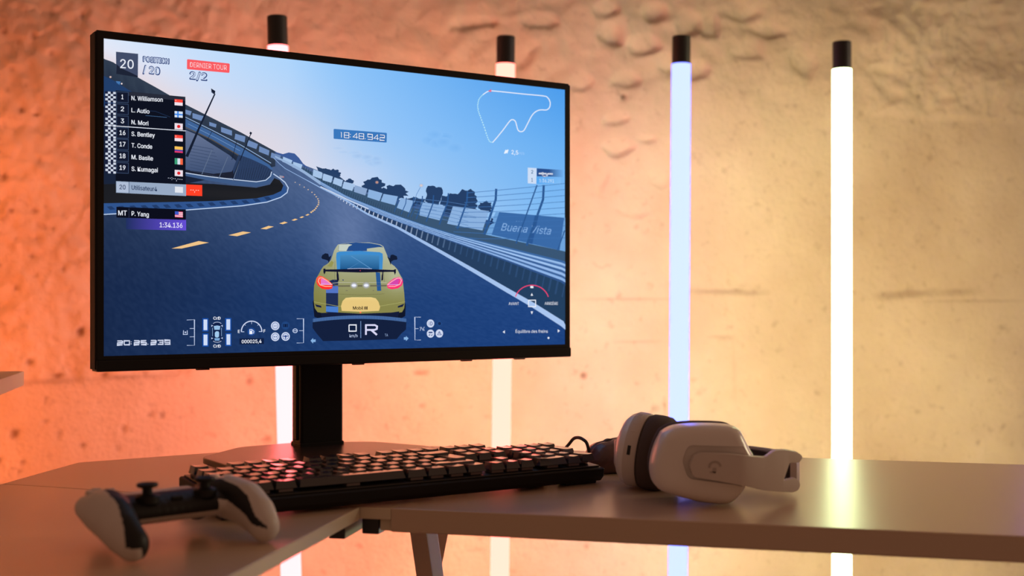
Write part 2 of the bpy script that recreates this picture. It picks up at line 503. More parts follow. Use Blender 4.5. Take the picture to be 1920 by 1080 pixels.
# ------------------------------------------------------------------ tube lamps
def tube(name_key, label, top_px, top_py, Z, bot_px, r=.0170, cap_len=None):
    core, limb, wcol, wst = TUBE_LIGHT[name_key]
    top = ray_d(top_px, top_py, Z)
    # the axis passes through the pixel (bot_px, 1070) at the same distance
    b = ray_d(bot_px, 1070, Z)
    ax = (top - b).normalized()
    foot = top - ax * ((top.z - .012) / ax.z)
    t = thing('tube_lamp', label, 'lamp', (foot.x, foot.y, 0.0), 0, 'glowing tube lamps standing by the concrete wall')
    R = frame_to(ax, Vector((0, 1, 0)))
    def M(at): return Matrix.Translation(at) @ R.to_4x4()
    H = (top - foot).length
    clen = .050
    bm = bmesh.new()
    add_lathe(bm, [(r, 0.04), (r, H - clen)], M(foot), 36)
    o = link_mesh('diffuser', to_local(bm, t), glow_mat('tube_glow_' + name_key, core, limb), t, smooth=True, angle=.6)
    bm = bmesh.new()
    add_lathe(bm, [(r * .55, 0), (r * .96, .0015), (r * .96, clen - .001), (r * .9, clen)], M(foot + ax * (H - clen - .0005)) @ Matrix.Diagonal((1, 1, 1, 1)), 36)
    link_mesh('top_cap', to_local(bm, t), M_CAP, t, smooth=True, angle=.6)
    bm = bmesh.new()
    add_lathe(bm, [(r * .96, 0), (r * .96, .0405)], M(foot), 36)
    link_mesh('bottom_cap', to_local(bm, t), M_CAP, t, smooth=True, angle=.6)
    bm = bmesh.new()
    add_lathe(bm, [(.085, 0.0), (.085, .008), (.080, .011), (.0, .011)], Matrix.Translation((foot.x, foot.y, 0.0005)), 40)
    link_mesh('foot_plate', to_local(bm, t), M_CAP, t, smooth=True, angle=.6)
    # glowing strip added behind the tube to colour and brighten the wall
    bm = bmesh.new()
    n = WN
    c0 = foot + ax * .06 + n * (r + .0015); c1 = foot + ax * (H - clen - .01) + n * (r + .0015)
    side = ax.cross(n).normalized()
    for s0, s1 in ((c0, c1),):
        q = [s0 - side * .006, s0 + side * .006, s1 + side * .006, s1 - side * .006]
        back = [p - n * .0022 for p in q]
        a = [bm.verts.new(p) for p in q]; b2 = [bm.verts.new(p) for p in back]
        bm.faces.new(a); bm.faces.new(b2[::-1])
        for i in range(4): bm.faces.new((a[i], a[(i + 1) % 4], b2[(i + 1) % 4], b2[i]))
    o = link_mesh('added_wall_glow', to_local(bm, t), glow_mat('added_strip_glow_' + name_key, wcol, None, wst), t)
    return t

tube('pink', 'glowing pinkish white tube lamp standing behind the left half of the monitor', 519.5, 30, 2.03, 545.5)
tube('cream', 'glowing cream coloured tube lamp standing behind the right half of the monitor', 948.5, 68, 2.19, 937.0)
tube('blue', 'glowing pale blue tube lamp standing behind the white headset', 1277.5, 68, 2.20, 1271.0)
tube('white', 'glowing white tube lamp with yellow green rim, farthest right in view', 1578.5, 78, 2.20, 1578.5)
tube('added_left', 'added unseen orange tube lamp left of the monitor, lighting the wall', -95, 30, 2.0, -95)  # unseen lamp added to light the left of the wall orange
tube('far_right', 'violet tube lamp standing right of the white tube lamp', 1990, 78, 2.20, 1990)

# ------------------------------------------------------------------ desk
desk = thing('corner_desk', 'beige laminate corner desk carrying the monitor, keyboard and headset', 'desk', (0.0, 1.35, 0.0))
uR = Vector((.9694, -.2456)); vR = Vector((.2456, .9694))       # along / across the right-hand wing
IC = Vector((-.144, 1.168))                                      # inner corner of the L
BK = Vector((.359, 1.524))                                       # a point on the rear edge
def isect(p, d, q, e):
    k = d.x * e.y - d.y * e.x
    t = ((q.x - p.x) * e.y - (q.y - p.y) * e.x) / k
    return p + d * t
OL = ray_h(146, 867).to_2d(); OM = ray_h(28, 900).to_2d(); OC = ray_h(394, 849).to_2d()
ch_dir = (OC - OL).normalized()
rear_l = isect(OL, ch_dir, BK, uR)
wl = (OM - OL).normalized()
IL = ray_h(430, 1080).to_2d(); il = (IL - IC).normalized()
R_end = IC + uR * 1.25
RB_end = isect(BK, uR, R_end, vR)
SEAM_O = isect(OL, wl, ray_h(120, 913).to_2d(), (ray_h(295, 922).to_2d() - ray_h(120, 913).to_2d()).normalized())
def board(name, pts, th, mats, bev=.0012, dz=0.0):
    bm = bmesh.new()
    add_prism(bm, [tuple(p) for p in pts], DESK - th + dz, DESK + dz, bev, 2)
    for f in bm.faces:
        f.normal_update()
        f.material_index = 0 if f.normal.z > .9 or f.normal.z < -.9 else 1
    o = link_mesh(name, to_local(bm, desk), mats, desk)
    return o
# seam between the wing board and the corner board
sd = (ray_h(295, 922).to_2d() - ray_h(120, 913).to_2d()).normalized()
seam_in = IC + il * .0005
g = Vector((.0006, 0))
def shift(p, d, k): return p + d * k
p_split = IC + uR * .031                                        # where the thin corner board meets the deep one
p_split_b = isect(p_split, vR, BK, uR)
board('tabletop', [IC, p_split, p_split_b, rear_l, OL, SEAM_O + wl * -.0004], .0115, [M_DESK, M_EDGE])
fwd = il * .62
board('tabletop', [SEAM_O + wl * .0004, IC + il * .0012, IC + fwd, SEAM_O + wl * .75], .0125, [M_DESK, M_EDGE])
board('tabletop', [p_split + uR * .0004, R_end, RB_end, p_split_b + uR * .0004], .0225, [M_DESK, M_DESK])
# block under the joint, brackets, legs
def dbox(name, px, py, Z, s, rot=None, m=M_STEEL, bev=.001):
    bm = bmesh.new(); add_box(bm, ray_d(px, py, Z), s, bev, rot)
    return link_mesh(name, to_local(bm, desk), m, desk)
RZ = Matrix.Rotation(math.atan2(uR.y, uR.x), 3, 'Z')
RL = Matrix.Rotation(math.atan2(-il.y, -il.x) - math.pi / 2, 3, 'Z')
jz = DESK - .0115
c = IC + uR * .0085 + vR * .055
bm = bmesh.new(); add_box(bm, (c.x, c.y, jz - .0075), (.017, .10, .015), .001, RZ)
link_mesh('joint_bracket', to_local(bm, desk), M_BRACKET, desk)
c = IC + uR * .0245 + vR * .060
bm = bmesh.new(); add_box(bm, (c.x, c.y, jz - .0055), (.012, .11, .011), .0006, RZ)
link_mesh('support_rail', to_local(bm, desk), M_EDGE, desk)
c = IC - uR * .018 + vR * .03
bm = bmesh.new(); add_box(bm, (c.x, c.y, jz - .008), (.016, .10, .016), .001, RL)
link_mesh('joint_bracket', to_local(bm, desk), M_BRACKET, desk)
c = IC - uR * .036 + vR * .02
bm = bmesh.new(); add_box(bm, (c.x, c.y, jz - .007), (.012, .10, .014), .001, RL)
link_mesh('joint_bracket', to_local(bm, desk), M_STEEL, desk)
# legs: a square leg with one face tinted for reflected blue light and a slanting brace
def leg(name, a, b, w, d, m, twist=0.0, mats=None, face=None):
    bm = bmesh.new()
    ax = (b - a); H = ax.length
    R = frame_to(-ax, Vector((0, 1, 0)))
    R = R @ Matrix.Rotation(twist, 3, 'Z')
    add_box(bm, (a + b) / 2, (w, d, H), .0012, R)
    if face is not None:
        bm.normal_update()
        for f in bm.faces:
            if f.normal.dot(face) > .9: f.material_index = 1
    return link_mesh(name, to_local(bm, desk), mats or m, desk)
def down(px0, py0, px1, py1, Z0, zend=0.0):
    a = ray_d(px0, py0, Z0); b = ray_d(px1, py1, Z0)
    t = (a.z - zend) / (a.z - b.z)
    return a, a + (b - a) * t
a, b = down(792, 985, 806, 1080, 1.30)
a.z += .002
leg('leg', a, b, .0205, .022, M_STEEL, math.radians(-28), [M_STEEL, M_LEG_SHEEN], Vector((math.cos(math.radians(-28 - 0)), math.sin(math.radians(-28)), 0)))
a, b = down(830, 988, 812, 1080, 1.37, .35)
leg('leg_brace', a, b, .012, .012, M_STEEL, math.radians(20))
# legs out of the photograph's view that carry the wings
for q in (R_end - uR * .06 + vR * .06, RB_end - uR * .06 - vR * .06, OM + wl * .55 + uR * .06):
    a = Vector((q.x, q.y, DESK - .0225 if q.x > 0 else DESK - .0125)); leg('leg', a, Vector((q.x, q.y, 0)), .035, .035, M_STEEL)

# raised board at the far left
P2 = ray_d(45, 696, 1.60); P1 = ray_d(-13, 702, 1.40)
zt = P2.z
st = thing('side_table', 'pale wooden board end poking in at the left edge above the desk', 'table', (P2.x - .2, 1.5, 0))
bm = bmesh.new()
d = (P1.to_2d() - P2.to_2d())
pts = [(P2.x, P2.y), (P1.x, P1.y), (P1.x - .35, P1.y), (P2.x - .35, P2.y)]
add_prism(bm, pts, zt - .0185, zt, .0008)
link_mesh('table_top', to_local(bm, st), M_SHELF, st)
for q in ((P2.x - .05, P2.y - .05), (P2.x - .32, P2.y - .05), (P1.x - .06, P1.y + .03), (P1.x - .32, P1.y + .03)):
    bm = bmesh.new(); add_box(bm, (q[0], q[1], (zt - .0185) / 2), (.03, .03, zt - .0185), .001)
    link_mesh('leg', to_local(bm, st), M_SHELF, st)
# ------------------------------------------------------------------ monitor
MO = Vector((-.245, 1.53, DESK)); MA = math.atan2(.5422, .8402)
mU = Vector((math.cos(MA), math.sin(MA), 0)); mV = Vector((-math.sin(MA), math.cos(MA), 0))
SY = -.0863                      # the screen plane, in the monitor's own frame
SX0, SX1 = -.2790, .3189
SZB, SZT = .199 - .0631, .199 + .2732
mon = thing('computer_monitor', 'large black flat monitor on a stand showing a car racing game', 'monitor', MO, MA)

def s_loc(px, py):
    """photo pixel -> (x, z) on the screen plane"""
    d = Vector(((px - 960) / F, 1.0, (HZ - py) / F))
    o = Vector((0, 0, CZ)) - MO
    t = (SY - o.dot(mV)) / d.dot(mV)
    p = o + d * t
    return p.dot(mU), p.z
def s_inv(x, z):
    """(x, z) on the screen plane -> photo pixel, to choose colours"""
    p = MO + mU * x + mV * SY + Vector((0, 0, z))
    return 960 + F * p.x / p.y, HZ - F * (p.z - CZ) / p.y

# housing
bm = bmesh.new()
fx0, fx1, fz0, fz1 = SX0 - .0088, SX1 + .0088, SZB - .0165, SZT + .0085
def rect_ring(bm, x0, x1, z0, z1, y):
    return [bm.verts.new((x0, y, z0)), bm.verts.new((x1, y, z0)), bm.verts.new((x1, y, z1)), bm.verts.new((x0, y, z1))]
yf = SY - .0016
A = rect_ring(bm, SX0, SX1, SZB, SZT, SY + .0014)
B = rect_ring(bm, SX0, SX1, SZB, SZT, yf)
C_ = rect_ring(bm, fx0, fx1, fz0, fz1, yf)
D_ = rect_ring(bm, fx0, fx1, fz0, fz1, SY + .020)
E_ = rect_ring(bm, fx0 + .03, fx1 - .03, fz0 + .02, fz1 - .03, SY + .034)
for P, Q in ((A, B), (B, C_), (C_, D_), (D_, E_)):
    for i in range(4): bm.faces.new((P[i], P[(i + 1) % 4], Q[(i + 1) % 4], Q[i]))
bm.faces.new(A); bm.faces.new(E_)
es = [e for e in bm.edges if (e.verts[0] in C_ and e.verts[1] in C_) or (e.verts[0] in C_ and e.verts[1] in D_) or (e.verts[0] in D_ and e.verts[1] in C_)]
bmesh.ops.recalc_face_normals(bm, faces=bm.faces)
bmesh.ops.bevel(bm, geom=es, offset=.0022, segments=3, affect='EDGES')
link_mesh('housing', bm, M_BEZEL, mon)
# lower lip
bm = bmesh.new()
add_box(bm, ((fx0 + fx1) / 2, SY - .0012, fz0 + .0062), (fx1 - fx0 - .002, .006, .0125), .0015)
chin = link_mesh('lower_bezel', bm, M_BEZEL, mon)
for x in (-.17, .02, .17, .25):
    bm = bmesh.new(); add_box(bm, (x, SY + .004, fz0 - .0008), (.014, .006, .002), .0003)
    link_mesh('bottom_clip', bm, M_DARK, mon)
# column, hinge
cx, cy = .0199, SY + .122
bm = bmesh.new()
add_box(bm, (cx, cy, .008 + .155), (.058, .030, .312), .003)
link_mesh('stand_column', bm, M_STAND, mon)
bm = bmesh.new()
add_box(bm, (cx, cy + .0, .008 + .06), (.063, .012, .10), .002)
link_mesh('stand_trim', bm, M_BEZEL, mon)
bm = bmesh.new()
add_box(bm, (cx, SY + .07, .30), (.10, .075, .10), .006)
link_mesh('hinge', bm, M_STAND, mon)
# base plate: seven sided slab with rounded corners
def h2(px, py, h): return ray_h(px, py, h)
pl = [h2(376, 857, .011), h2(448, 838, .011), h2(560, 829, .011), h2(700, 827.5, .011), h2(806, 836, .011), h2(812, 866, .011), h2(600, 893, .011), h2(480, 889, .011)]
pl = [((p - MO).dot(mU), (p - MO).dot(mV)) for p in pl]
pl2 = round_poly(pl, .014, 6)
bm = bmesh.new()
add_prism(bm, pl2, .0035, .011, .0012, 2)
link_mesh('base_plate', bm, M_BASE, mon)
bm = bmesh.new()
cxm = sum(p[0] for p in pl) / len(pl); cym = sum(p[1] for p in pl) / len(pl)
add_prism(bm, [((p[0] - cxm) * .82 + cxm, (p[1] - cym) * .82 + cym) for p in pl2], .0003, .0036, 0)
link_mesh('base_pad', bm, M_DARK, mon)
bm = bmesh.new()
add_box(bm, (cx, cy, .0125), (.060, .032, .006), .0015)
link_mesh('column_foot', bm, M_STAND, mon)

# ------------------------------------------------------------------ screen picture
def pic_mat():
    m = bpy.data.materials.new('lit_screen'); m.use_nodes = True
    nt = m.node_tree; N = nt.nodes; L = nt.links
    for n in list(N): N.remove(n)
    o = N.new('ShaderNodeOutputMaterial'); e = N.new('ShaderNodeEmission'); e.inputs[1].default_value = 1.0
    a = N.new('ShaderNodeAttribute'); a.attribute_name = 'picture'
    L.new(a.outputs['Color'], e.inputs[0]); L.new(e.outputs[0], o.inputs[0])
    return m
M_PIC = pic_mat()
M_PIC2 = pic_mat()
try: M_PIC2.cycles.emission_sampling = 'NONE'
except Exception: pass

PIC_FONT = None
try:
    import os
    PIC_FONT = bpy.data.fonts.load(os.path.join(bpy.utils.resource_path('LOCAL'), 'datafiles', 'fonts', 'Inter.woff2'))
except Exception:
    PIC_FONT = None

_cap = []
def cap_height():
    if not _cap:
        cu = bpy.data.curves.new('h', 'FONT'); cu.body = 'H'
        if PIC_FONT: cu.font = PIC_FONT
        ob = bpy.data.objects.new('h', cu); COL.objects.link(ob)
        bpy.context.view_layer.update()
        me = ob.evaluated_get(bpy.context.evaluated_depsgraph_get()).to_mesh()
        _cap.append(max(v.co.y for v in me.vertices)); print('CAPH', _cap)
        bpy.data.objects.remove(ob); bpy.data.curves.remove(cu)
    return _cap[0]

class Pic:
    """flat coloured shapes on the screen; all coordinates are the pixels at which the shapes are seen"""
    def __init__(s, name, parent, base=0):
        s.name = name; s.parent = parent; s.v = []; s.f = []; s.c = []; s.k = base
    def lay(s, dk=1): s.k += dk
    def _add(s, pts, tris, cols):
        n = len(s.v); y = SY - .00004 * s.k
        for (px, py), c in zip(pts, cols):
            x, z = s_loc(px, py)
            x = min(max(x, SX0), SX1); z = min(max(z, SZB), SZT)
            s.v.append((x, y, z)); s.c.append(s2l(c))
        for t in tris: s.f.append(tuple(n + i for i in t))
    def poly(s, pts, col):
        """col: rgb or function(px,py)->rgb"""
        cols = [col(*p) if callable(col) else col for p in pts]
        tr = tessellate_polygon([[Vector((p[0], p[1], 0)) for p in pts]])
        s._add(pts, tr, cols)
    def rect(s, x0, y0, x1, y1, col, dy=0.0, y3=None):
        """x0,y0 top-left; x1,y1 bottom-left height; dy: drop of the right side; col may be a pair (left, right)"""
        if isinstance(col[0], (tuple, list)): cl, cr = col
        else: cl = cr = col
        yb = y1 + dy if y3 is None else y3
        s._add([(x0, y0), (x1, y0 + dy), (x1, yb), (x0, y1)], [(0, 1, 2), (0, 2, 3)], [cl, cr, cr, cl])
    def band(s, xs, top, bot, col, ny=1):
        """region between two curves"""
        pts = []; cols = []
        for x in xs:
            a, b = top(x), bot(x)
            for j in range(ny + 1):
                y = a + (b - a) * j / ny
                pts.append((x, y)); cols.append(col(x, y) if callable(col) else col)
        tr = []
        for i in range(len(xs) - 1):
            for j in range(ny):
                a = i * (ny + 1) + j; b = a + ny + 1
                tr += [(a, b, b + 1), (a, b + 1, a + 1)]
        s._add(pts, tr, cols)
    def line(s, pts, w, col, closed=False):
        P = [Vector(p[:2]) for p in pts]
        n = len(P)
        ws = w if isinstance(w, (list, tuple)) else [w] * n
        L_, R_ = [], []
        for i in range(n):
            if closed: a, b = P[i - 1], P[(i + 1) % n]
            else: a, b = P[max(i - 1, 0)], P[min(i + 1, n - 1)]
            d = (b - a)
            if d.length < 1e-9: d = Vector((1, 0))
            d.normalize(); nn = Vector((-d.y, d.x))
            k = 1.0
            if 0 < i < n - 1 or closed:
                e = (P[i] - P[i - 1]).normalized() if (P[i] - P[i - 1]).length > 1e-9 else d
                k = 1 / max(.5, abs(d.dot(e)))
            L_.append(P[i] + nn * ws[i] / 2 * k); R_.append(P[i] - nn * ws[i] / 2 * k)
        pts2 = [tuple(p) for p in L_] + [tuple(p) for p in R_]
        tr = []
        for i in range(n if closed else n - 1):
            j = (i + 1) % n
            tr += [(i, j, n + j), (i, n + j, n + i)]
        cols = [col(*p) if callable(col) else col for p in pts2]
        s._add(pts2, tr, cols)
    def disc(s, x, y, rx, ry, col, n=20, edge=None, a0=0, a1=360):
        pts = [(x, y)] + [(x + rx * math.cos(math.radians(a0 + (a1 - a0) * i / n)), y + ry * math.sin(math.radians(a0 + (a1 - a0) * i / n))) for i in range(n + 1)]
        s._add(pts, [(0, i, i + 1) for i in range(1, n + 1)], [col] + [edge or col] * (n + 1))
    def ring(s, x, y, rx, ry, w, col, a0=0, a1=360, n=24):
        pts = [(x + rx * math.cos(math.radians(a0 + (a1 - a0) * i / n)), y + ry * math.sin(math.radians(a0 + (a1 - a0) * i / n))) for i in range(n + 1)]
        s.line(pts, w, col)
    def text(s, t, x0, y0, x1, y1, h, col, bold=0.0, italic=0.0, font=None):
        """baseline from (x0,y0) to (x1,y1), capital height h px"""
        cu = bpy.data.curves.new('t', 'FONT'); cu.body = t; cu.size = 1.0
        cu.resolution_u = 3; cu.offset = 0.0
        if PIC_FONT: cu.font = PIC_FONT
        cu.shear = italic
        ob = bpy.data.objects.new('t', cu); COL.objects.link(ob)
        bpy.context.view_layer.update()
        dg = bpy.context.evaluated_depsgraph_get()
        me = ob.evaluated_get(dg).to_mesh()
        xs = [v.co.x for v in me.vertices]
        CAPH = cap_height()
        if xs:
            xa, xb = min(xs), max(xs)
            kx = 1.0 / (xb - xa)
            pts = []
            for v in me.vertices:
                q = (v.co.x - xa) * kx
                pts.append((x0 + (x1 - x0) * q, y0 + (y1 - y0) * q - v.co.y / CAPH * h))
            fs = []
            me.calc_loop_triangles()
            for p in me.loop_triangles: fs.append(tuple(p.vertices))
            if bold >= .03: sh = [(1.15 * math.cos(a * math.pi / 4), 1.15 * math.sin(a * math.pi / 4)) for a in range(8)]
            elif bold > .001: sh = [(-.2, 0), (.2, 0), (0, -.12), (0, .12)]
            else: sh = [(0, 0)]
            for a, b in sh: s._add([(p[0] + a, p[1] + b) for p in pts], fs, [col] * len(pts))
        ob.evaluated_get(dg).to_mesh_clear()
        bpy.data.objects.remove(ob); bpy.data.curves.remove(cu)
    def seg(s, t, x0, y0, x1, y1, h, w, col):
        """wide squared digits drawn with strokes"""
        G = {'0': [[(0, 0), (0, 1), (1, 1), (1, 0), (0, 0), (0, .2)]], '1': [[(.62, 0), (.62, 1), (.42, 1)]], '2': [[(0, 1), (.9, 1), (1, .9), (1, .5), (0, .5), (0, 0), (1, 0)]],
             '3': [[(0, 1), (1, 1), (1, 0), (0, 0)], [(.3, .5), (1, .5)]], '4': [[(.8, 0), (.8, 1), (0, .25), (1.05, .25)]], '5': [[(1, 1), (0, 1), (0, .55), (.9, .55), (1, .45), (1, 0), (0, 0)]],
             '8': [[(0, 0), (0, 1), (1, 1), (1, 0), (0, 0), (0, .2)], [(0, .5), (1, .5)]], '9': [[(1, .45), (0, .45), (0, 1), (1, 1), (1, 0), (0, 0)]],
             ':': [[(.0, .15), (.0, .3)], [(.0, .65), (.0, .8)]], '.': [[(.0, .0), (.0, .14)]]}
        wd = {':': .25, '.': .25, '1': .8}
        tot = sum(wd.get(c, 1.0) + .32 for c in t) - .32
        q = 0
        for c in t:
            for st_ in G[c]:
                pts = []
                for (a, b) in st_:
                    f = (q + a * (wd.get(c, 1.0) if c not in ':.' else .25)) / tot
                    pts.append((x0 + (x1 - x0) * f, y0 + (y1 - y0) * f - b * h))
                s.line(pts, w, col)
            q += wd.get(c, 1.0) + .32
    def build(s, m=None, name=None):
        me = bpy.data.meshes.new(s.name)
        me.from_pydata(s.v, [], s.f); me.update()
        a = me.color_attributes.new('picture', 'FLOAT_COLOR', 'POINT')
        flat = []
        for c in s.c: flat += [c[0], c[1], c[2], 1.0]
        a.data.foreach_set('color', flat)
        me.materials.append(m or M_PIC2)
        o = bpy.data.objects.new(s.name, me); COL.objects.link(o); o.parent = s.parent
        return o

def interp(tab):
    def f(x):
        if x <= tab[0][0]: return tab[0][1]
        for (a, b), (c, d) in zip(tab, tab[1:]):
            if x <= c: return b + (d - b) * (x - a) / (c - a)
        return tab[-1][1]
    return f
def lerp(a, b, t):
    t = max(0, min(1, t)); return tuple(p + (q - p) * t for p, q in zip(a, b))
def frange(a, b, n): return [a + (b - a) * i / n for i in range(n + 1)]

top_e = interp([(190, 66), (1064, 164)]); bot_e = interp([(190, 672), (1064, 650)])
# sky
def sky(x, y):
    hz = interp([(194, 110), (346, 195), (516, 284), (600, 322), (745, 370), (915, 397), (1060, 400)])(x)
    t = (y - top_e(x)) / max(30, hz - top_e(x))
    u = (x - 194) / 865
    top = lerp(lerp((222, 233, 250), (158, 206, 253), u * 1.9), (76, 156, 236), (u - .4) / .6)
    mid = lerp(lerp((228, 231, 246), (168, 208, 252), u * 1.8), (106, 176, 243), (u - .4) / .6)
    low = lerp(lerp((228, 218, 226), (206, 218, 242), (u - .1) * 2.2), (130, 188, 244), (u - .45) / .5)
    c = lerp(top, mid, t * 2) if t < .5 else lerp(mid, low, t * 2 - 1)
    w = math.exp(-((x - 505) / 130) ** 2 - ((y - 255) / 70) ** 2) * .35
    w2 = math.exp(-((x - 660) / 60) ** 2 - ((y - 330) / 25) ** 2) * .35
    return lerp(lerp(c, (238, 216, 214), w), (206, 214, 240), w2)
scr = Pic('screen', mon, 1)
scr.band(frange(189, 1066, 70), top_e, bot_e, lambda x, y: sky(x, y), 50)
scr_o = scr.build(M_PIC)
scene = Pic('track_picture', scr_o, 3)
# faint clouds
rnd = random.Random(5)
def cloud(cx_, cy_, w, h, col, k=8):
    for i in range(k):
        x = cx_ + rnd.uniform(-w, w) * .5; y = cy_ + (x - cx_) * .28 + rnd.uniform(-h, h) * .4
        scene.lay(.25)
        bgc = sky(x, y)
        scene.disc(x, y, w * .3, h * .35, lerp(bgc, col, .22), 16, bgc)
cloud(690, 298, 40, 16, (120, 160, 215), 7)
cloud(655, 285, 40, 8, (150, 185, 230), 5)
cloud(830, 262, 50, 26, (92, 158, 228), 6)
scene.k = 6
def road(x, y):
    t = (y - 350) / 300.0; u = (x - 194) / 865
    a = lerp((42, 57, 86), (25, 42, 76), t * 1.6)
    b = lerp((80, 104, 148), (30, 61, 114), t * 1.4)
    c = lerp((50, 86, 140), (28, 65, 128), t)
    r = lerp(a, b, u * 2.0) if u < .5 else lerp(b, c, u * 2 - 1)
    w = math.exp(-((x - 655) / 55) ** 2 - ((y - 440) / 90) ** 2) * .5
    r = lerp(r, (128, 146, 188), w)
    k = math.exp(-((x - 300) / 120) ** 2 - ((y - 520) / 70) ** 2) * .3
    r = lerp(r, (26, 44, 78), k)
    d = rnd.uniform(-3.5, 3.5)
    return tuple(max(0, v + d) for v in r)
# road and everything below the skyline
skyline = interp([(189, 109), (196, 111), (211, 116), (235, 132), (258, 145), (296, 166), (346, 195), (397, 221), (453, 249), (485, 267), (516, 284), (545, 300), (592, 318), (663, 350), (742, 373), (845, 400), (1066, 440)])
scene.band(frange(189, 1066, 150), skyline, bot_e, road, 90)
scene.lay()
# hillside at left
scene.band(frange(189, 346, 20) + frange(352, 516, 16), skyline, interp([(189, 345), (346, 345), (516, 312)]), lambda x, y: lerp((50, 62, 80), (26, 36, 58), (y - skyline(x)) / 60 - .2 + rnd.uniform(-.2, .2)), 10)
scene.lay()
scene.poly([(194, 142), (215, 152), (240, 168), (270, 185), (346, 222), (346, 240), (194, 200)], (34, 62, 106))
scene.disc(207, 144.5, 2.4, 2.2, (255, 225, 210), 10, (120, 100, 110)); scene.disc(228, 157, 1.6, 1.6, (240, 225, 230), 8); scene.poly([(217, 152), (226, 153), (224, 160), (219, 156)], (70, 120, 180))
# far straight
scene.poly([(346, 222), (397, 247), (453, 277), (505, 309), (512, 318), (498, 316), (447, 291), (397, 262), (346, 240)], (62, 98, 150))
scene.lay()
scene.line([(346, 219), (397, 244), (453, 273), (508, 306)], 1.3, (150, 180, 220))
scene.line([(346, 238), (397, 262), (447, 291), (500, 318)], 2.0, (86, 80, 76))
scene.lay()
scene.line([(352, 232), (404, 258), (450, 283)], .8, (120, 155, 200))
# infield stand
scene.poly([(346, 243), (372, 254), (400, 272), (430, 291), (447, 306), (440, 322), (430, 330), (400, 328), (346, 322)], lambda x, y: lerp((104, 118, 150), (66, 84, 120), (y - 250) / 60))
scene.lay()
for i in range(9):
    y = 268 + i * 6
    scene.line([(356, y + 4), (400 + i * 3, y + 12 + i * .8)], 1.0, (60, 76, 108))
scene.poly([(346, 318), (400, 326), (434, 322), (447, 300), (482, 314), (498, 334), (420, 334), (346, 330)], (30, 34, 50))
scene.lay()
# inner wall fence
scene.poly([(447, 290), (470, 298), (500, 312), (510, 320), (508, 334), (498, 341), (440, 337), (436, 318)], (44, 62, 96))
for i in range(15):
    x = 446 + i * 4.2; scene.line([(x + 3, 291 + i * 2), (x - 5, 336)], .9, (24, 30, 46))
scene.lay()
# pale track edge curves inside
scene.line([(346, 326), (390, 335), (440, 343), (480, 346), (500, 342), (509, 333), (510, 326)], 7, (62, 90, 134))
scene.lay()
scene.line([(346, 324), (390, 331), (440, 337), (480, 341), (498, 338), (507, 330), (509, 322)], 1.6, (196, 212, 236))
scene.lay()
# dark grass apron
scene.poly([(189, 345), (346, 343), (400, 345), (480, 352), (506, 346), (514, 334), (524, 338), (531, 348), (527, 358), (512, 365), (480, 372), (400, 377), (320, 379), (189, 381)], lambda x, y: lerp((26, 28, 34), (36, 36, 40), rnd.random()))
scene.lay()
scene.poly([(189, 381), (320, 379), (400, 377), (480, 372), (512, 365), (527, 358), (532, 346), (536, 352), (537, 362), (525, 371), (490, 381), (453, 387), (346, 394), (189, 402)], (48, 84, 142))
scene.lay()
for i in range(16):
    x = 200 + i * 21
    y = interp([(189, 391), (346, 386), (453, 379), (520, 369)])(x)
    if x < 515: scene.poly([(x, y - 3), (x + 9, y - 4), (x + 16, y + 2), (x + 6, y + 3)], (34, 60, 106))
scene.lay()
scene.line([(189, 402), (270, 398), (346, 394), (453, 386), (500, 379), (526, 370), (538, 361), (540, 352), (534, 342), (524, 334), (512, 326)], 1.8, (190, 210, 240))
# centre dashes
Y = (240, 196, 136)
for q in [[(321, 466), (372, 452), (391, 455), (340, 466)], [(428, 441), (455, 434), (470, 436), (444, 443)], [(488, 429), (503, 423.5), (513, 425), (499, 430)], [(523, 419), (533, 415.5), (539, 417.5), (530, 420.5)],
          [(546, 413), (553, 410), (558, 411.5), (551, 414)], [(561, 408), (566, 405.5), (570, 406.5), (565, 409)], [(572, 403.5), (577, 401), (580, 402.5), (575, 404.5)]]:
    scene.poly(q, Y)
for i in range(16):
    t = i / 15.0
    x = interp([(0, 583), (.15, 590), (.35, 597), (.5, 597), (.7, 588), (.85, 572), (1, 553)])(t)
    y = interp([(0, 398), (.15, 393), (.35, 383), (.5, 375), (.7, 363), (.85, 352), (1, 342)])(t)
    scene.disc(x, y, 1.9 - t * .7, 1.5 - t * .6, lerp(Y, (200, 180, 170), t), 8)
scene.poly([(523, 329), (530, 330), (532, 333), (525, 334)], (150, 150, 170)); scene.disc(531, 332, 1.2, 1.2, (220, 120, 110), 8)
# far mountain and barrier side
scene.lay()
scene.poly([(512, 284), (522, 290), (530, 289), (541, 286), (552, 288), (560, 296), (568, 307), (580, 316), (548, 304)], (62, 92, 152))
scene.lay()
def blob(cx_, cy_, rx, ry, col):
    n = 26; pts = []
    for i in range(n):
        a = 2 * math.pi * i / n
        k = 1 + rnd.uniform(-.22, .22)
        pts.append((cx_ + rx * math.cos(a) * k, cy_ + ry * math.sin(a) * k))
    scene.poly(pts, col)
for (zx, zy, rx, ry) in [(315, 695, 62, 48), (455, 730, 68, 44), (675, 755, 52, 64), (780, 790, 62, 48), (870, 770, 62, 54), (985, 820, 40, 34), (70, 622, 52, 26), (20, 605, 40, 16), (175, 668, 25, 15), (370, 740, 40, 30), (830, 830, 110, 40), (560, 790, 70, 25)]:
    blob(600 + zx / 3.177, 130 + zy / 3.177, rx / 3.177, ry / 3.177, (38, 64, 104))
scene.poly([(592, 312), (604, 316), (625, 322), (640, 334), (660, 350), (640, 345), (600, 325)], (44, 68, 104))
scene.lay()
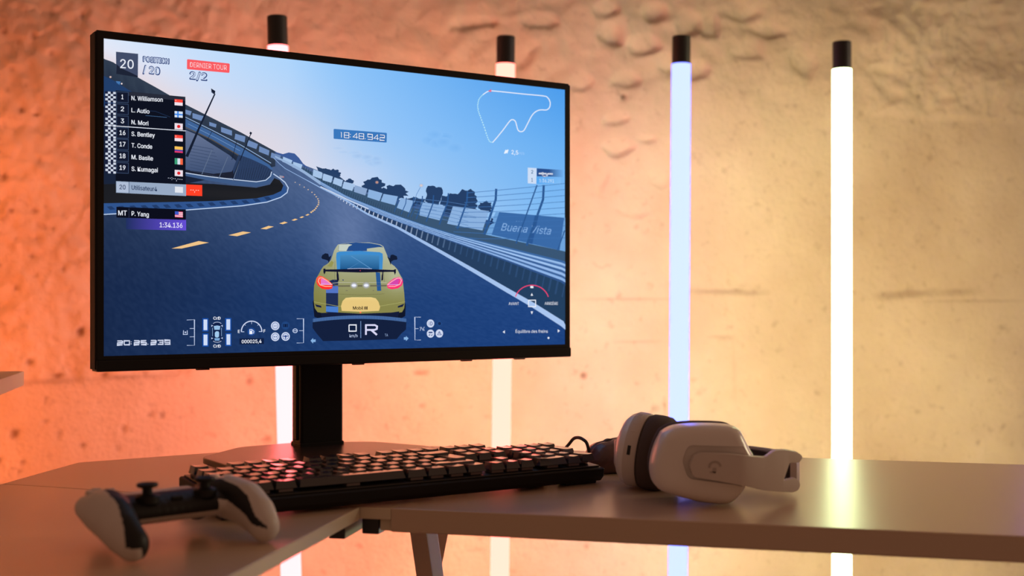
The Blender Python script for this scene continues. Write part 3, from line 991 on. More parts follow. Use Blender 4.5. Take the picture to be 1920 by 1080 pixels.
# dark strip behind the boards, down to the rail
rail_t = interp([(515, 292), (545, 306), (567, 318), (600, 340), (650, 368), (690, 384), (745, 405), (800, 424), (852, 440), (946, 463), (1066, 492)])
rail_b = interp([(515, 295), (567, 324), (600, 347), (650, 377), (726, 409), (820, 444), (883, 466), (946, 489), (1066, 535)])
line_r = interp([(512, 296), (530, 314), (567, 334), (600, 352), (650, 377), (685, 400), (745, 427), (820, 469), (883, 505), (946, 542), (1000, 573), (1066, 615)])
sk2 = interp([(515, 290), (545, 304), (600, 330), (663, 356), (742, 382), (845, 408), (1066, 450)])
scene.band(frange(515, 1066, 40), sk2, rail_t, (58, 86, 116), 1)
scene.lay()
for i in range(120):
    x = 560 + i * 4.2
    a = rail_t(x)
    scene.line([(x + 2, a - 7 - i * .06), (x, a)], .8 + i * .002, lerp((30, 44, 68), (56, 86, 120), i / 60))
scene.lay()
# the verge between rail and white line
scene.band(frange(600, 1066, 30), rail_b, line_r, lambda x, y: lerp((40, 62, 98), (36, 64, 96), (x - 700) / 360), 2)
scene.lay()
# advertisement boards
BW = (166, 196, 232); BW2 = (140, 178, 224)
def q1(l, c): scene.poly([(170 + a / 3.177, 50 + b / 3.177) for a, b in l], c)
def q2(l, c): scene.poly([(600 + a / 3.177, 130 + b / 3.177) for a, b in l], c)
for l in [[(1325, 850), (1375, 868), (1365, 905), (1320, 890)], [(1385, 875), (1440, 893), (1430, 930), (1380, 915)], [(1450, 898), (1500, 915), (1490, 950), (1440, 935)], [(1205, 805), (1260, 822), (1250, 855), (1200, 838)], [(1145, 775), (1200, 797), (1190, 825), (1140, 805)]]: q1(l, BW)
for l in [[(605, 515), (675, 535), (668, 565), (605, 545)], [(563, 495), (600, 505), (592, 530), (563, 520)], [(705, 568), (748, 582), (744, 602), (705, 590)], [(775, 598), (840, 620), (840, 650), (775, 628)], [(860, 638), (920, 655), (915, 690), (855, 670)], [(935, 675), (995, 700), (985, 730), (930, 710)], [(1003, 712), (1063, 738), (1058, 768), (1000, 745)], [(1075, 750), (1130, 768), (1125, 797), (1070, 780)]]: q1(l, (112, 140, 186))
for l in [[(0, 612), (14, 618), (8, 652), (0, 650)], [(18, 622), (74, 642), (66, 672), (12, 656)], [(85, 645), (135, 660), (125, 700), (75, 680)], [(140, 668), (205, 685), (190, 725), (130, 708)]]: q2(l, BW)
q2([(205, 690), (280, 712), (268, 752), (200, 730)], (140, 168, 208))
for l in [[(288, 715), (370, 738), (352, 785), (280, 762)], [(376, 742), (462, 757), (445, 810), (360, 787)], [(480, 765), (560, 785), (535, 855), (455, 825)], [(600, 790), (745, 815), (710, 900), (590, 870)], [(790, 815), (1005, 845), (965, 960), (755, 920)]]: q2(l, BW2)
q2([(1045, 850), (1460, 885), (1460, 1085), (985, 985)], (112, 164, 220))
scene.lay()
q2([(1065, 850), (1452, 884), (1425, 1078), (1020, 985)], (58, 106, 168))
scene.lay()
q2([(1278, 868), (1300, 870), (1262, 1042), (1238, 1036)], (44, 88, 150))
scene.lay(.5)
scene.text('Buena Vista', 600 + 1075 / 3.177, 130 + 960 / 3.177, 600 + 1375 / 3.177, 130 + 985 / 3.177, 14, (128, 170, 222), .002, .35)
scene.text('* * * *', 600 + 1165 / 3.177, 130 + 912 / 3.177, 600 + 1215 / 3.177, 130 + 915 / 3.177, 3, (120, 165, 218), 0, 0)
scene.line([(795, 392), (806, 392.5), (818, 395)], 3, (122, 160, 208)); scene.line([(866, 404), (876, 405), (892, 408)], 4, (122, 160, 208))
q2([(1018, 885), (1030, 890), (1024, 905), (1040, 915), (1022, 920), (1008, 930), (1014, 908)], (26, 50, 96))
scene.lay()
# posts of the catch fence and its wires
PC = (44, 88, 146)
for l, w in [([(1047, 712), (1044, 775), (975, 985)], 4.2), ([(876, 728), (872, 790), (815, 952)], 3.0), ([(762, 738), (758, 790), (708, 925)], 2.6), ([(674, 750), (670, 800), (630, 908)], 2.2), ([(608, 755), (604, 800), (570, 892)], 2.0),
             ([(556, 758), (552, 800), (520, 880)], 1.8), ([(512, 765), (508, 800), (480, 865)], 1.5), ([(1330, 690), (1326, 775), (1228, 1050)], 4.2), ([(1290, 690), (1165, 1038)], 2.4), ([(1455, 960), (1412, 1080)], 2.0), ([(470, 760), (440, 850)], 1.4), ([(580, 785), (540, 880)], 1.2)]:
    scene.line([(600 + a / 3.177, 130 + b / 3.177) for a, b in l], w, PC)
for i in range(10):
    y0 = 740 + i * 26
    l = [(880 + i * 3 - i * 14, y0 - 4 + i * 3), (1040 - i * 8, y0 - 18 + i * 6), (1250, y0 - 38 + i * 8), (1456, y0 - 60 + i * 10)]
    scene.line([(600 + a / 3.177, 130 + b / 3.177) for a, b in l], .9, (62, 112, 176))
for i in range(6):
    l = [(560, 768 + i * 18), (760, 790 + i * 22), (880, 810 + i * 24)]
    scene.line([(600 + a / 3.177, 130 + b / 3.177) for a, b in l], .7, (84, 128, 186))
scene.line([(776, 380), (780, 365), (788, 350)], 1.0, (96, 140, 196)); scene.disc(789, 348, 4.5, 4, (232, 206, 190), 12, (150, 190, 235))
scene.disc(706, 342, 3.6, 3.2, (235, 170, 130), 12, (70, 90, 130))
scene.lay()
# guard rail
scene.band(frange(515, 1066, 60), rail_t, rail_b, lambda x, y: (112, 146, 196) if x > 640 else (150, 178, 216), 1)
scene.lay()
def rail_line(t, w, col, x0=600):
    scene.line([(x, rail_t(x) + (rail_b(x) - rail_t(x)) * t) for x in frange(x0, 1064, 40)], [max(.5, w * (x - 520) / 540) for x in frange(x0, 1064, 40)], col)
for t, w, c in [(.04, 4, (60, 104, 162)), (.14, 3.5, (152, 190, 238)), (.26, 3, (66, 108, 168)), (.36, 4, (160, 196, 242)), (.48, 4, (58, 96, 152)), (.60, 4.5, (150, 186, 236)), (.72, 4, (62, 100, 156)), (.83, 5, (142, 180, 232)), (.95, 4, (50, 84, 138))]:
    rail_line(t, w, c)
scene.lay()
for i in range(46):
    t = i / 45.0; x = 628 + 430 * t ** 1.35
    y = rail_b(x); h = 3 + 22 * t
    col = lerp((196, 206, 226), (46, 76, 116), max(0, t * 2.6 - .7))
    scene.line([(x, y), (x - 1 - 4 * t, y + h)], 1.5 + 2.0 * t * (1 if i % 3 else .4), col)
scene.line([(600, 350), (650, 374), (690, 392)], 2.2, (196, 210, 234))
scene.lay()
xs_ = frange(512, 1064, 50)
scene.line([(x, line_r(x)) for x in xs_], [1.0 + max(0, (x - 560)) * .0185 for x in xs_], lambda x, y: lerp((150, 182, 228), (170, 198, 240), (x - 600) / 400))
# light masts on the left
scene.lay()
MC = (22, 30, 50)
scene.line([(170 + a / 3.177, 50 + b / 3.177) for a, b in [(570, 775), (650, 590), (738, 400)]], [5.5, 3.6, 2.4], MC)
scene.poly([(395, 166), (403, 171), (402, 178), (396, 174)], MC); scene.line([(395, 172), (402, 177)], 1, (140, 160, 200))
scene.line([(435, 335), (470, 250)], 1.6, MC); scene.poly([(468, 247), (472, 249), (470, 253), (467, 251)], MC)
scene.line([(443, 245 + 20), (434, 300)], 1.0, MC); scene.line([(397, 246), (387, 264)], .9, MC)
for (a, b, c, d) in [(720, 735, 660, 880), (815, 775, 760, 905), (885, 800, 845, 920)]:
    scene.line([(170 + a / 3.177, 50 + b / 3.177), (170 + c / 3.177, 50 + d / 3.177)], 1.3, (96, 112, 140))
scene.build()

# ------------------------------------------------------------------ the yellow race car on the screen
k0 = scene.k + 2
car = Pic('car_picture', scr_o, k0)
def cp(l): return [(570 + a / 6.752, 440 + b / 6.75) for a, b in l]
car.poly(cp([(105, 850), (140, 780), (1260, 780), (1280, 900), (1275, 1030), (1220, 1060), (180, 1060), (125, 1040)]), (16, 22, 42))
car.lay()
def body(x, y):
    t = (y - 458) / 130
    c = lerp((186, 192, 172), (136, 134, 76), t * 1.15)
    u = (x - 672) / 88
    c = lerp(c, (126, 122, 58), max(0, -u - .35) * .9)
    c = lerp(c, (196, 200, 168), math.exp(-((x - 742) / 18) ** 2 - ((y - 520) / 22) ** 2) * .6)
    return c
bl = interp([(455, 470 / 1), (456, 440)])
# half-outline as rows for a smooth shading grid
rows = [(100, 580, 820), (125, 425, 960), (150, 405, 1000), (200, 375, 1020), (260, 355, 1045), (320, 335, 1070), (370, 290, 1100), (400, 240, 1140), (440, 212, 1175), (500, 180, 1205), (560, 145, 1240), (640, 122, 1250), (740, 116, 1262), (850, 118, 1270), (930, 130, 1262), (980, 165, 1235), (1005, 300, 1100)]
pts = []; cols = []; tr = []
NX = 24
for (y, a, b) in rows:
    for i in range(NX + 1):
        p = (570 + (a + (b - a) * i / NX) / 6.752, 440 + y / 6.75)
        pts.append(p); cols.append(body(*p))
for j in range(len(rows) - 1):
    for i in range(NX):
        q = j * (NX + 1) + i
        tr += [(q, q + 1, q + NX + 2), (q, q + NX + 2, q + NX + 1)]
car._add(pts, tr, cols)
car.lay()
NAVY = (34, 52, 104)
car.poly(cp([(455, 125), (560, 105), (650, 100), (830, 108), (950, 130), (1000, 160), (940, 158), (860, 168), (790, 178), (790, 208), (530, 208), (560, 150), (605, 128), (560, 118)]), (38, 78, 140))
car.poly(cp([(600, 125), (430, 128), (425, 200), (528, 206), (560, 150)]), (196, 206, 196))
car.lay()
car.poly(cp([(400, 290), (405, 230), (440, 214), (700, 206), (950, 222), (988, 240), (992, 300), (985, 440), (410, 440)]), (62, 140, 206))
car.lay()
car.poly(cp([(450, 440), (452, 262), (700, 250), (945, 265), (945, 440)]), lambda x, y: lerp((70, 138, 192), (30, 88, 142), (y - 478) / 26))
car.lay()
car.line(cp([(590, 270), (830, 425)]), 1.2, (92, 148, 200)); car.line(cp([(800, 285), (560, 430)]), .8, (70, 126, 180))
car.line(cp([(385, 330), (380, 590)]), .5, (110, 108, 90)); car.line(cp([(1000, 440), (1010, 600)]), .5, (110, 108, 90)); car.line(cp([(432, 130), (430, 205)]), .6, (90, 96, 90))
for s_ in [[(212, 290), (225, 258), (262, 236), (300, 242), (310, 285), (340, 262), (325, 310), (305, 362), (298, 330), (262, 316), (225, 308)], [(1175, 300), (1165, 272), (1120, 252), (1090, 258), (1080, 300), (1045, 275), (1070, 330), (1090, 385), (1098, 340), (1130, 322), (1170, 318)]]:
    car.poly(cp(s_), (20, 30, 54))
car.poly(cp([(285, 400), (340, 330), (370, 350), (345, 410)]), (150, 148, 84))
car.poly(cp([(272, 640), (300, 590), (355, 570), (425, 570), (425, 1000), (272, 985)]), (32, 46, 86)); car.lay()
car.poly(cp([(272, 690), (340, 650), (425, 650), (425, 740), (272, 738)]), (84, 116, 196)); car.poly(cp([(272, 905), (425, 912), (425, 985), (272, 975)]), (74, 126, 206))
car.poly(cp([(900, 475), (955, 480), (970, 710), (918, 712)]), (40, 88, 150))
car.line(cp([(350, 615), (440, 605), (1040, 605)]), .8, (190, 190, 170)); car.poly(cp([(345, 630), (440, 640), (1040, 635), (1040, 655), (430, 660)]), (112, 108, 84))
car.line(cp([(430, 750), (700, 765), (1010, 748)]), .6, (112, 110, 70)); car.line(cp([(118, 850), (420, 905), (950, 905), (1270, 850)]), .7, (176, 176, 110))
car.lay()
def glow_disc(x, y, rx, ry, c, bg, n=26):
    car.disc(x, y, rx, ry, c, n, bg)
glow_disc(570 + 625 / 6.752, 440 + 640 / 6.75, 7.5, 7, (200, 204, 226), (150, 150, 112)); glow_disc(570 + 780 / 6.752, 440 + 640 / 6.75, 7.5, 7, (200, 204, 226), (150, 150, 112))
car.lay()
car.disc(570 + 625 / 6.752, 440 + 642 / 6.75, 4.5, 2.6, (255, 255, 255), 16, (220, 224, 250)); car.disc(570 + 780 / 6.752, 440 + 642 / 6.75, 4.5, 2.6, (255, 255, 255), 16, (220, 224, 250))
# tail lights
for s_, c0, c1 in (([(148, 600), (152, 550), (185, 520), (230, 530), (300, 575), (355, 630), (350, 680), (300, 695), (220, 685), (165, 640)], (255, 90, 70), (255, 46, 40)),
                   ([(1245, 600), (1235, 560), (1195, 535), (1130, 552), (1080, 590), (1042, 630), (1050, 675), (1100, 692), (1180, 680), (1230, 645)], (240, 70, 150), (255, 50, 110))):
    car.poly(cp(s_), lambda x, y, a=c0, b=c1: lerp(a, b, (y - 522) / 16))
car.lay()
car.poly(cp([(205, 560), (235, 555), (300, 595), (345, 635), (205, 635)]), (232, 120, 200)); car.poly(cp([(1195, 570), (1165, 560), (1110, 590), (1060, 630), (1180, 640)]), (214, 70, 170))
car.lay()
car.line(cp([(345, 632), (280, 580), (220, 545), (185, 550), (172, 590), (195, 635), (260, 655), (340, 655)]), 1.5, (255, 190, 160))
car.line(cp([(1050, 632), (1110, 588), (1165, 555), (1205, 548), (1225, 580), (1205, 628), (1140, 655), (1060, 655)]), 1.5, (255, 180, 190))
car.line(cp([(205, 625), (350, 632)]), .9, (214, 200, 255)); car.line(cp([(1190, 632), (1045, 635)]), .9, (214, 180, 240))
# plate recess
car.poly(cp([(460, 905), (480, 840), (520, 800), (600, 792), (840, 792), (900, 805), (935, 850), (955, 915), (940, 965), (700, 975), (470, 965)]), lambda x, y: lerp((255, 236, 170), (232, 200, 126), abs(x - 674) / 34 + (y - 560) / 60))
car.lay()
car.text('Mobil', *cp([(612, 948)])[0], *cp([(742, 948)])[0], 6.0, (44, 30, 26), .01)
car.poly(cp([(757, 912), (772, 905), (772, 948), (757, 948)]), (44, 30, 26)); car.poly(cp([(780, 912), (795, 905), (795, 948), (780, 948)]), (44, 30, 26))
car.line(cp([(520, 708), (545, 708)]), 1.2, (120, 116, 92)); car.line(cp([(860, 708), (880, 708)]), 1.2, (120, 116, 92)); car.line(cp([(480, 570), (492, 578)]), 2, (40, 52, 110))
car.poly(cp([(130, 880), (210, 900), (212, 925), (150, 912)]), (26, 34, 66)); car.poly(cp([(1178, 905), (1262, 872), (1240, 912), (1180, 925)]), (26, 34, 66))
car.poly(cp([(200, 990), (430, 985), (700, 1000), (1100, 985), (1200, 970), (1180, 1040), (220, 1050)]), (20, 28, 56)); car.lay()
car.disc(*cp([(706, 984)])[0], 1.8, 1.5, (255, 110, 80), 10)
# wing
WC = (18, 20, 46)
car.poly(cp([(255, 442), (700, 432), (1140, 448), (1140, 470), (700, 480), (255, 466)]), WC)
car.poly(cp([(236, 432), (262, 428), (266, 470), (250, 505), (238, 480)]), WC); car.poly(cp([(1130, 440), (1156, 436), (1154, 480), (1142, 512), (1130, 475)]), WC)
car.poly(cp([(405, 465), (420, 465), (430, 510), (435, 580), (410, 590), (404, 520)]), WC); car.poly(cp([(985, 470), (995, 470), (992, 575), (970, 582), (975, 515)]), WC)
car.lay(); car.line(cp([(540, 432), (700, 428), (850, 432)]), .8, (200, 206, 236)); car.disc(*cp([(703, 456)])[0], .9, .9, (200, 60, 90), 8)
car.build()

# ------------------------------------------------------------------ game panels
kp = car.k + 2
WT = (236, 240, 250)
# race position and laps
P = Pic('position_panel', scr_o, kp)
P.poly([(216.5, 97.5), (258, 101.5), (257.5, 145.5), (217, 139)], (66, 76, 104))
P.lay(); P.poly([(217.5, 121), (227, 129), (243, 136), (257, 143), (257.5, 145.5), (217, 139)], (30, 36, 54))
P.lay()
P.text('20', 224.5, 128, 249.5, 129.5, 16.5, WT, .02)
BLU = (38, 62, 120)
P.text('POSITION', 267.5, 116, 315.5, 120.5, 9.5, BLU, .035); P.text('/ 20', 267, 137, 298.5, 141, 13.5, BLU, .05)
P.text('2/2', 355, 148.5, 386.5, 151.5, 13.5, BLU, .05)
P.lay()
P.text('POSITION', 268.3, 115.4, 314.7, 119.7, 8.4, (200, 214, 240), .002); P.text('/ 20', 268, 136, 297.5, 140, 12, (206, 220, 246), .002)
P.text('2/2', 356, 147.5, 385.5, 150.3, 12, (206, 220, 246), .002)
P.poly([(349.5, 112.5), (351, 111.6), (428, 119.6), (429.5, 121), (429, 136), (427.5, 137.2), (350.5, 130.3), (349.3, 129)], (250, 92, 98))
P.lay(); P.text('DERNIER TOUR', 355, 126, 424, 132.2, 9.2, (250, 206, 210), .0)
P.build()
# leader board
P = Pic('leader_board', scr_o, kp)
P.poly([(216, 170), (346.5, 182), (347, 366), (216, 358)], (14, 18, 32))
P.lay()
P.poly([(240, 172.5), (346, 182), (346, 190), (240, 180)], (40, 44, 58))
P.line([(252, 207), (290, 209), (318, 220)], 1.0, (30, 48, 80)); P.line([(272, 217), (312, 220.5)], .7, (70, 110, 156))
ys = [(182, 'N. Williamson', '1', 304), (204.5, 'L. Autio', '2', 279), (227, 'N. Mori', '3', 277), (249, 'S. Bentley', '16', 289), (270.5, 'T. Conde', '17', 284), (292.5, 'M. Basile', '18', 285.5), (314.5, 'S. Kumagai', '19', 294.5)]
for i, (yc, nm, num, xe) in enumerate(ys):
    P.rect(217, yc - 10, 240, yc + 10.5, (60, 78, 110), dy=1.0); P.lay(.5)
    P.rect(218, yc - 9, 239, yc + 9.5, (20, 26, 46), dy=1.0); P.lay(.5)
    w = 5.4 if len(num) == 2 else (1.7 if num == '1' else 2.9)
    P.text(num, 228.5 - w, yc + 4.2, 228.5 + w, yc + 4.6, 8.4, WT, .012)
    P.text(nm, 245.5, yc + 6.2, xe, yc + 9.0 - (0 if i else -.4), 8.0, WT, .008)
    # chequered block
    P.rect(195.5, yc - 10.5, 216, yc + 10, (28, 34, 62), dy=1.0); P.lay(.5)
    for r in range(5):
        for c in range(4):
            if (r + c) % 2 == 1:
                P.rect(196.5 + c * 4.9, yc - 10 + r * 4.1 + c * .25, 196.5 + (c + 1) * 4.9, yc - 10 + (r + 1) * 4.1 + c * .25, (206, 214, 230), dy=.25)
    # flag
    fx, fy = 326.2, yc + 4.2
    def fr(a, b, c, d, col): P.rect(fx + a * 15.2, fy + b * 11.5 + a * 1.2, fx + c * 15.2, fy + d * 11.5 + a * 1.2, col, dy=(c - a) * 1.2)
    P.lay(.5)
    if nm[0:4] in ('N. W', 'S. B'): fr(0, 0, 1, .5, (250, 72, 60)); fr(0, .5, 1, 1, (240, 226, 236)); P.lay(.3); fr(.1, .12, .2, .3, (255, 190, 180))
    elif nm[0] == 'L': fr(0, 0, 1, 1, (214, 226, 242)); P.lay(.3); fr(.32, 0, .5, 1, (50, 130, 230)); fr(0, .4, 1, .62, (50, 130, 230))
    elif nm[0:4] in ('N. M', 'S. K'): fr(0, 0, 1, 1, (236, 222, 232)); P.lay(.3); P.disc(fx + 7.6, fy + 6.4, 3.2, 3.1, (226, 40, 44), 14)
    elif nm[0] == 'T': fr(0, 0, 1, .5, (250, 196, 90)); fr(0, .5, 1, .75, (80, 66, 160)); fr(0, .75, 1, 1, (226, 60, 110))
    else: fr(0, 0, .34, 1, (60, 160, 120)); fr(.34, 0, .67, 1, (214, 224, 236)); fr(.67, 0, 1, 1, (246, 104, 70))
P.line([(195, 235.3), (347, 246)], 1.3, (226, 232, 246))
P.text('--:--,---', 313.5, 337, 340.5, 340, 7, (190, 196, 214), .02)
P.rect(216.3, 340, 347.5, 361.6, (152, 170, 196), dy=6.3); P.lay()
P.rect(217.5, 341.2, 240, 360.6, (176, 190, 214), dy=1.0); P.line([(240.6, 341), (240.6, 362.5)], 1, (60, 76, 110))
P.rect(347.5, 346.2, 377.6, 366.8, (255, 66, 40), dy=1.2)
P.lay()
P.text('20', 222.8, 355, 234, 355.6, 8.4, (28, 48, 86), .012); P.text('Utilisateur4', 245.5, 355.8, 293, 359, 8.2, (28, 48, 86), .006)
P.text('--,--', 355.5, 359.5, 371.5, 360.3, 7, (255, 214, 204), .02)
P.rect(326.5, 350, 341.7, 361.2, (226, 230, 238), dy=1.0)
P.rect(217, 388, 347, 408, (12, 14, 28), dy=5.0)
P.rect(235, 409, 347.5, 430, ((32, 48, 96), (100, 78, 214)), dy=2.8, y3=432.3)
P.lay()
P.text('MT', 220.5, 403.8, 236.3, 404.3, 9.0, WT, .005); P.text('P. Yang', 245.5, 404.5, 277.5, 406.8, 8.2, WT, .006); P.line([(240.5, 391), (240.5, 408)], .7, (60, 70, 100))
P.text('1:34.136', 298, 426.3, 340.5, 427.4, 9.0, (232, 228, 255), .012)
fx, fy = 326.5, 396.5
for r in range(7): P.rect(fx, fy + r * 1.55, fx + 14.8, fy + (r + 1) * 1.55, (236, 86, 120) if r % 2 == 0 else (240, 226, 238), dy=.9)
P.lay(.5); P.rect(fx, fy, fx + 7, fy + 6.2, (64, 92, 200), dy=.4)
P.build()
# clock in the sky
P = Pic('race_clock', scr_o, kp)
P.poly([(624.2, 243), (625.5, 242), (723, 249.5), (724, 250.6), (723.5, 267), (722.5, 267.6), (625.2, 260.6), (624.2, 259.6)], (58, 120, 190))
P.lay(); P.seg('18:48.942', 634.5, 258.3, 719.5, 264.0, 9.8, 2.4, (36, 74, 140))
P.lay(); P.seg('18:48.942', 634.5, 258, 719.5, 263.7, 9.8, 1.3, (232, 240, 255))
P.build()
# circuit map
P = Pic('circuit_map', scr_o, kp)
def mp_(l): return [(880 + a / 5.142, 150 + b / 5.143) for a, b in l]
def sm(l, n=6): return [(p.x, p.y) for p in smooth_path([(a, b, 0) for a, b in l], n)]
P.line(sm(mp_([(195, 105), (330, 118), (520, 138), (700, 155), (745, 170), (770, 215), (765, 265), (735, 290), (680, 290), (635, 305), (595, 345), (555, 420), (520, 485), (490, 500), (462, 485), (448, 440), (435, 400), (408, 384), (380, 400), (320, 480), (255, 560), (215, 605)])), 1.9, (228, 236, 252))
P.line(sm(mp_([(190, 106), (160, 118), (125, 142)])), 1.9, (228, 236, 252))
pts = sm(mp_([(125, 142), (90, 180), (74, 235), (78, 295), (100, 360), (130, 440), (160, 530), (185, 590), (212, 604)]), 7)
for i in range(0, len(pts) - 1, 2):
    P.line([pts[i], pts[i + 1]], 1.8, (196, 240, 250))
    j = pts[i + 1]; P.disc(j[0] + rnd.uniform(-.8, .8), j[1], .9, .9, (170, 226, 246), 6)
P.lay(); P.poly(mp_([(172, 107), (205, 92), (202, 120)]), (226, 50, 96)); P.lay(); P.disc(*mp_([(193, 107)])[0], 1.1, 1.1, (250, 160, 180), 8)
P.poly(mp_([(325, 710), (340, 675), (355, 678), (360, 672), (370, 675), (358, 710), (345, 705), (340, 712)]), (236, 244, 255))
P.text('2,5', *mp_([(398, 716)])[0], *mp_([(462, 722)])[0], 7.6, (230, 240, 255), .005); P.text('m/s', *mp_([(470, 719)])[0], *mp_([(522, 722)])[0], 5.4, (164, 204, 250), -.01)
P.build()
P = Pic('lap_times', scr_o, kp)
P.poly(mp_([(555, 846), (640, 851), (637, 1003), (555, 997)]), (206, 222, 246))
P.poly(mp_([(642, 853), (760, 861), (760, 932), (642, 930)]), (42, 78, 140)); P._add(mp_([(760, 861), (895, 868), (895, 938), (760, 932)]), [(0, 1, 2), (0, 2, 3)], [(42, 78, 140), (112, 174, 238), (112, 174, 238), (42, 78, 140)])
P._add(mp_([(640, 932), (870, 940), (870, 1002), (638, 1002)]), [(0, 1, 2), (0, 2, 3)], [(84, 166, 240), (122, 184, 246), (130, 190, 246), (84, 166, 240)])
P.lay(); P.text('2', *mp_([(589, 903)])[0], *mp_([(607, 904)])[0], 6.4, (40, 100, 150), .02); P.text('1', *mp_([(591, 981)])[0], *mp_([(603, 982)])[0], 6.8, (40, 100, 150), .02)
P.text('--:--,---', *mp_([(665, 916)])[0], *mp_([(792, 920)])[0], 6, WT, .03); P.text('1:36.291', *mp_([(666, 986)])[0], *mp_([(808, 991)])[0], 6.2, (222, 238, 255), .0)
P.disc(*mp_([(716, 930)])[0], 4, 1.2, (255, 226, 206), 12, (90, 130, 190))
P.build()
# driving instruments
P = Pic('driving_instruments', scr_o, kp)
LB = (196, 210, 240)
def ip(l): return [(320 + a / 6.857, 580 + b / 6.856) for a, b in l]
def gp(l): return [(570 + a / 6.857, 580 + b / 6.86) for a, b in l]
P.seg('20:25.239', 219, 646.6, 317.5, 645.2, 7.4, 2.0, (210, 218, 240))
P.line(ip([(200, 137), (298, 133), (298, 462), (200, 463)]), 1.0, LB); P.line(ip([(238, 246), (298, 246)]), .9, LB); P.line(ip([(238, 353), (298, 352)]), .9, LB)
P.line(ip([(158, 270), (155, 322), (207, 322), (205, 270)]), 1.3, LB); P.disc(*ip([(182, 295)])[0], 1.5, 1.5, LB, 10)
for (a, b, c, d) in [(415, 130, 463, 267), (708, 127, 757, 262), (415, 325, 465, 462), (710, 320, 758, 455)]:
    P.poly(ip([(a - 14, b - 16), (c + 14, b - 16), (c + 14, d + 16), (a - 14, d + 16)]), (22, 78, 168)); P.lay(.5)
    P.poly(ip([(a, b), (c, b), (c, d), (a, d)]), (206, 220, 246))
P.text('CrD', *ip([(541, 132)])[0], *ip([(633, 132)])[0], 5.4, WT, .004); P.text('CrD', *ip([(541, 490)])[0], *ip([(635, 490)])[0], 5.4, WT, .004)
P.poly(ip([(520, 200), (560, 165), (615, 165), (650, 195), (655, 400), (625, 425), (545, 425), (515, 400)]), (18, 34, 74)); P.lay(.5)
P.poly(ip([(545, 215), (590, 207), (630, 215), (622, 262), (555, 262)]), (150, 190, 228)); P.poly(ip([(560, 300), (575, 282), (605, 282), (615, 300), (613, 350), (595, 362), (572, 360), (560, 345)]), (160, 200, 236)); P.poly(ip([(553, 370), (625, 368), (618, 402), (560, 402)]), (120, 164, 212))
P.line(ip([(530, 235), (530, 345)]), .9, (140, 176, 216)); P.line(ip([(645, 235), (645, 345)]), .9, (140, 176, 216)); P.ring(*ip([(590, 195)])[0], 8, 4.5, .9, LB, 200, 340); P.ring(*ip([(590, 395)])[0], 8, 4, .9, LB, 20, 160)
for t_ in [[(515, 200), (540, 208), (515, 226)], [(660, 200), (638, 210), (660, 226)], [(515, 362), (540, 370), (515, 384)], [(660, 358), (638, 368), (660, 382)]]: P.poly(ip(t_), LB)
P.ring(*ip([(1032, 285)])[0], 19.2, 19.5, 1.9, (206, 216, 242), 180, 360, 30); P.line(ip([(898, 288), (938, 288)]), 1.2, LB); P.line(ip([(1125, 285), (1168, 285)]), 1.2, LB); P.line(ip([(1032, 150), (1032, 190)]), .8, LB)
P.line(ip([(945, 195), (955, 208)]), .7, LB); P.line(ip([(1120, 195), (1108, 208)]), .7, LB)
P.text('E', *ip([(857, 302)])[0], *ip([(880, 302)])[0], 5.6, WT, .01); P.text('F', *ip([(1186, 297)])[0], *ip([(1208, 297)])[0], 5.6, WT, .01)
P.disc(*ip([(1030, 288)])[0], 8, 8, (34, 104, 204), 18, (30, 62, 122)); P.lay(.5); P.poly(ip([(1005, 255), (1040, 255), (1042, 318), (1003, 318)]), WT); P.line(ip([(1042, 265), (1062, 280), (1058, 310), (1046, 300)]), .9, WT); P.lay(.5); P.poly(ip([(1012, 262), (1033, 262), (1033, 276), (1012, 276)]), (40, 90, 180))
P.poly(ip([(875, 375), (1190, 370), (1190, 445), (875, 450)]), (18, 32, 66)); P.lay(.5); P.text('000025,4', *ip([(905, 436)])[0], *ip([(1158, 430)])[0], 6.4, WT, .004)
for (a, b) in [(1335, 212), (1335, 352), (1468, 348)]:
    P.disc(*ip([(a, b)])[0], 8.0, 8.2, (206, 216, 240), 24); P.lay(.5)
    P.ring(*ip([(a, b)])[0], 5.4, 5.6, .9, (70, 96, 160)) ; P.lay(.5)
P.text('ABS', *ip([(1312, 222)])[0], *ip([(1358, 222)])[0], 3.0, (60, 86, 150), .0); P.disc(*ip([(1322, 352)])[0], 1.2, 1.2, (60, 86, 150), 8); P.disc(*ip([(1348, 352)])[0], 1.2, 1.2, (60, 86, 150), 8)
P.line(ip([(1432, 345), (1504, 343)]), 1.6, (50, 76, 140)); P.line(ip([(1468, 345), (1468, 382)]), 1.6, (50, 76, 140)); P.disc(*ip([(1468, 346)])[0], 2.2, 2.2, (50, 76, 140), 10)
P.disc(*ip([(1467, 208)])[0], 8.0, 8.0, (38, 82, 142), 22, (30, 64, 120)); P.lay(.5); P.poly(ip([(1435, 188), (1498, 188), (1498, 228), (1435, 228)]), (16, 32, 70)); P.lay(.5); P.line(ip([(1450, 192), (1450, 225)]), .6, (50, 90, 150)); P.line(ip([(1484, 192), (1484, 225)]), .6, (50, 90, 150))
P.line(ip([(1610, 120), (1698, 120), (1698, 430), (1610, 432)]), 1.0, LB); P.line(ip([(1642, 274), (1698, 274)]), .9, LB)
P.ring(*ip([(1590, 275)])[0], 4.2, 3.6, 1.4, LB); P.line(ip([(1568, 275), (1612, 275)]), 1.3, LB)
P.poly(ip([(1788, 402), (1820, 368), (1822, 388), (1853, 386), (1853, 418), (1822, 420), (1820, 440)]), (134, 178, 226))
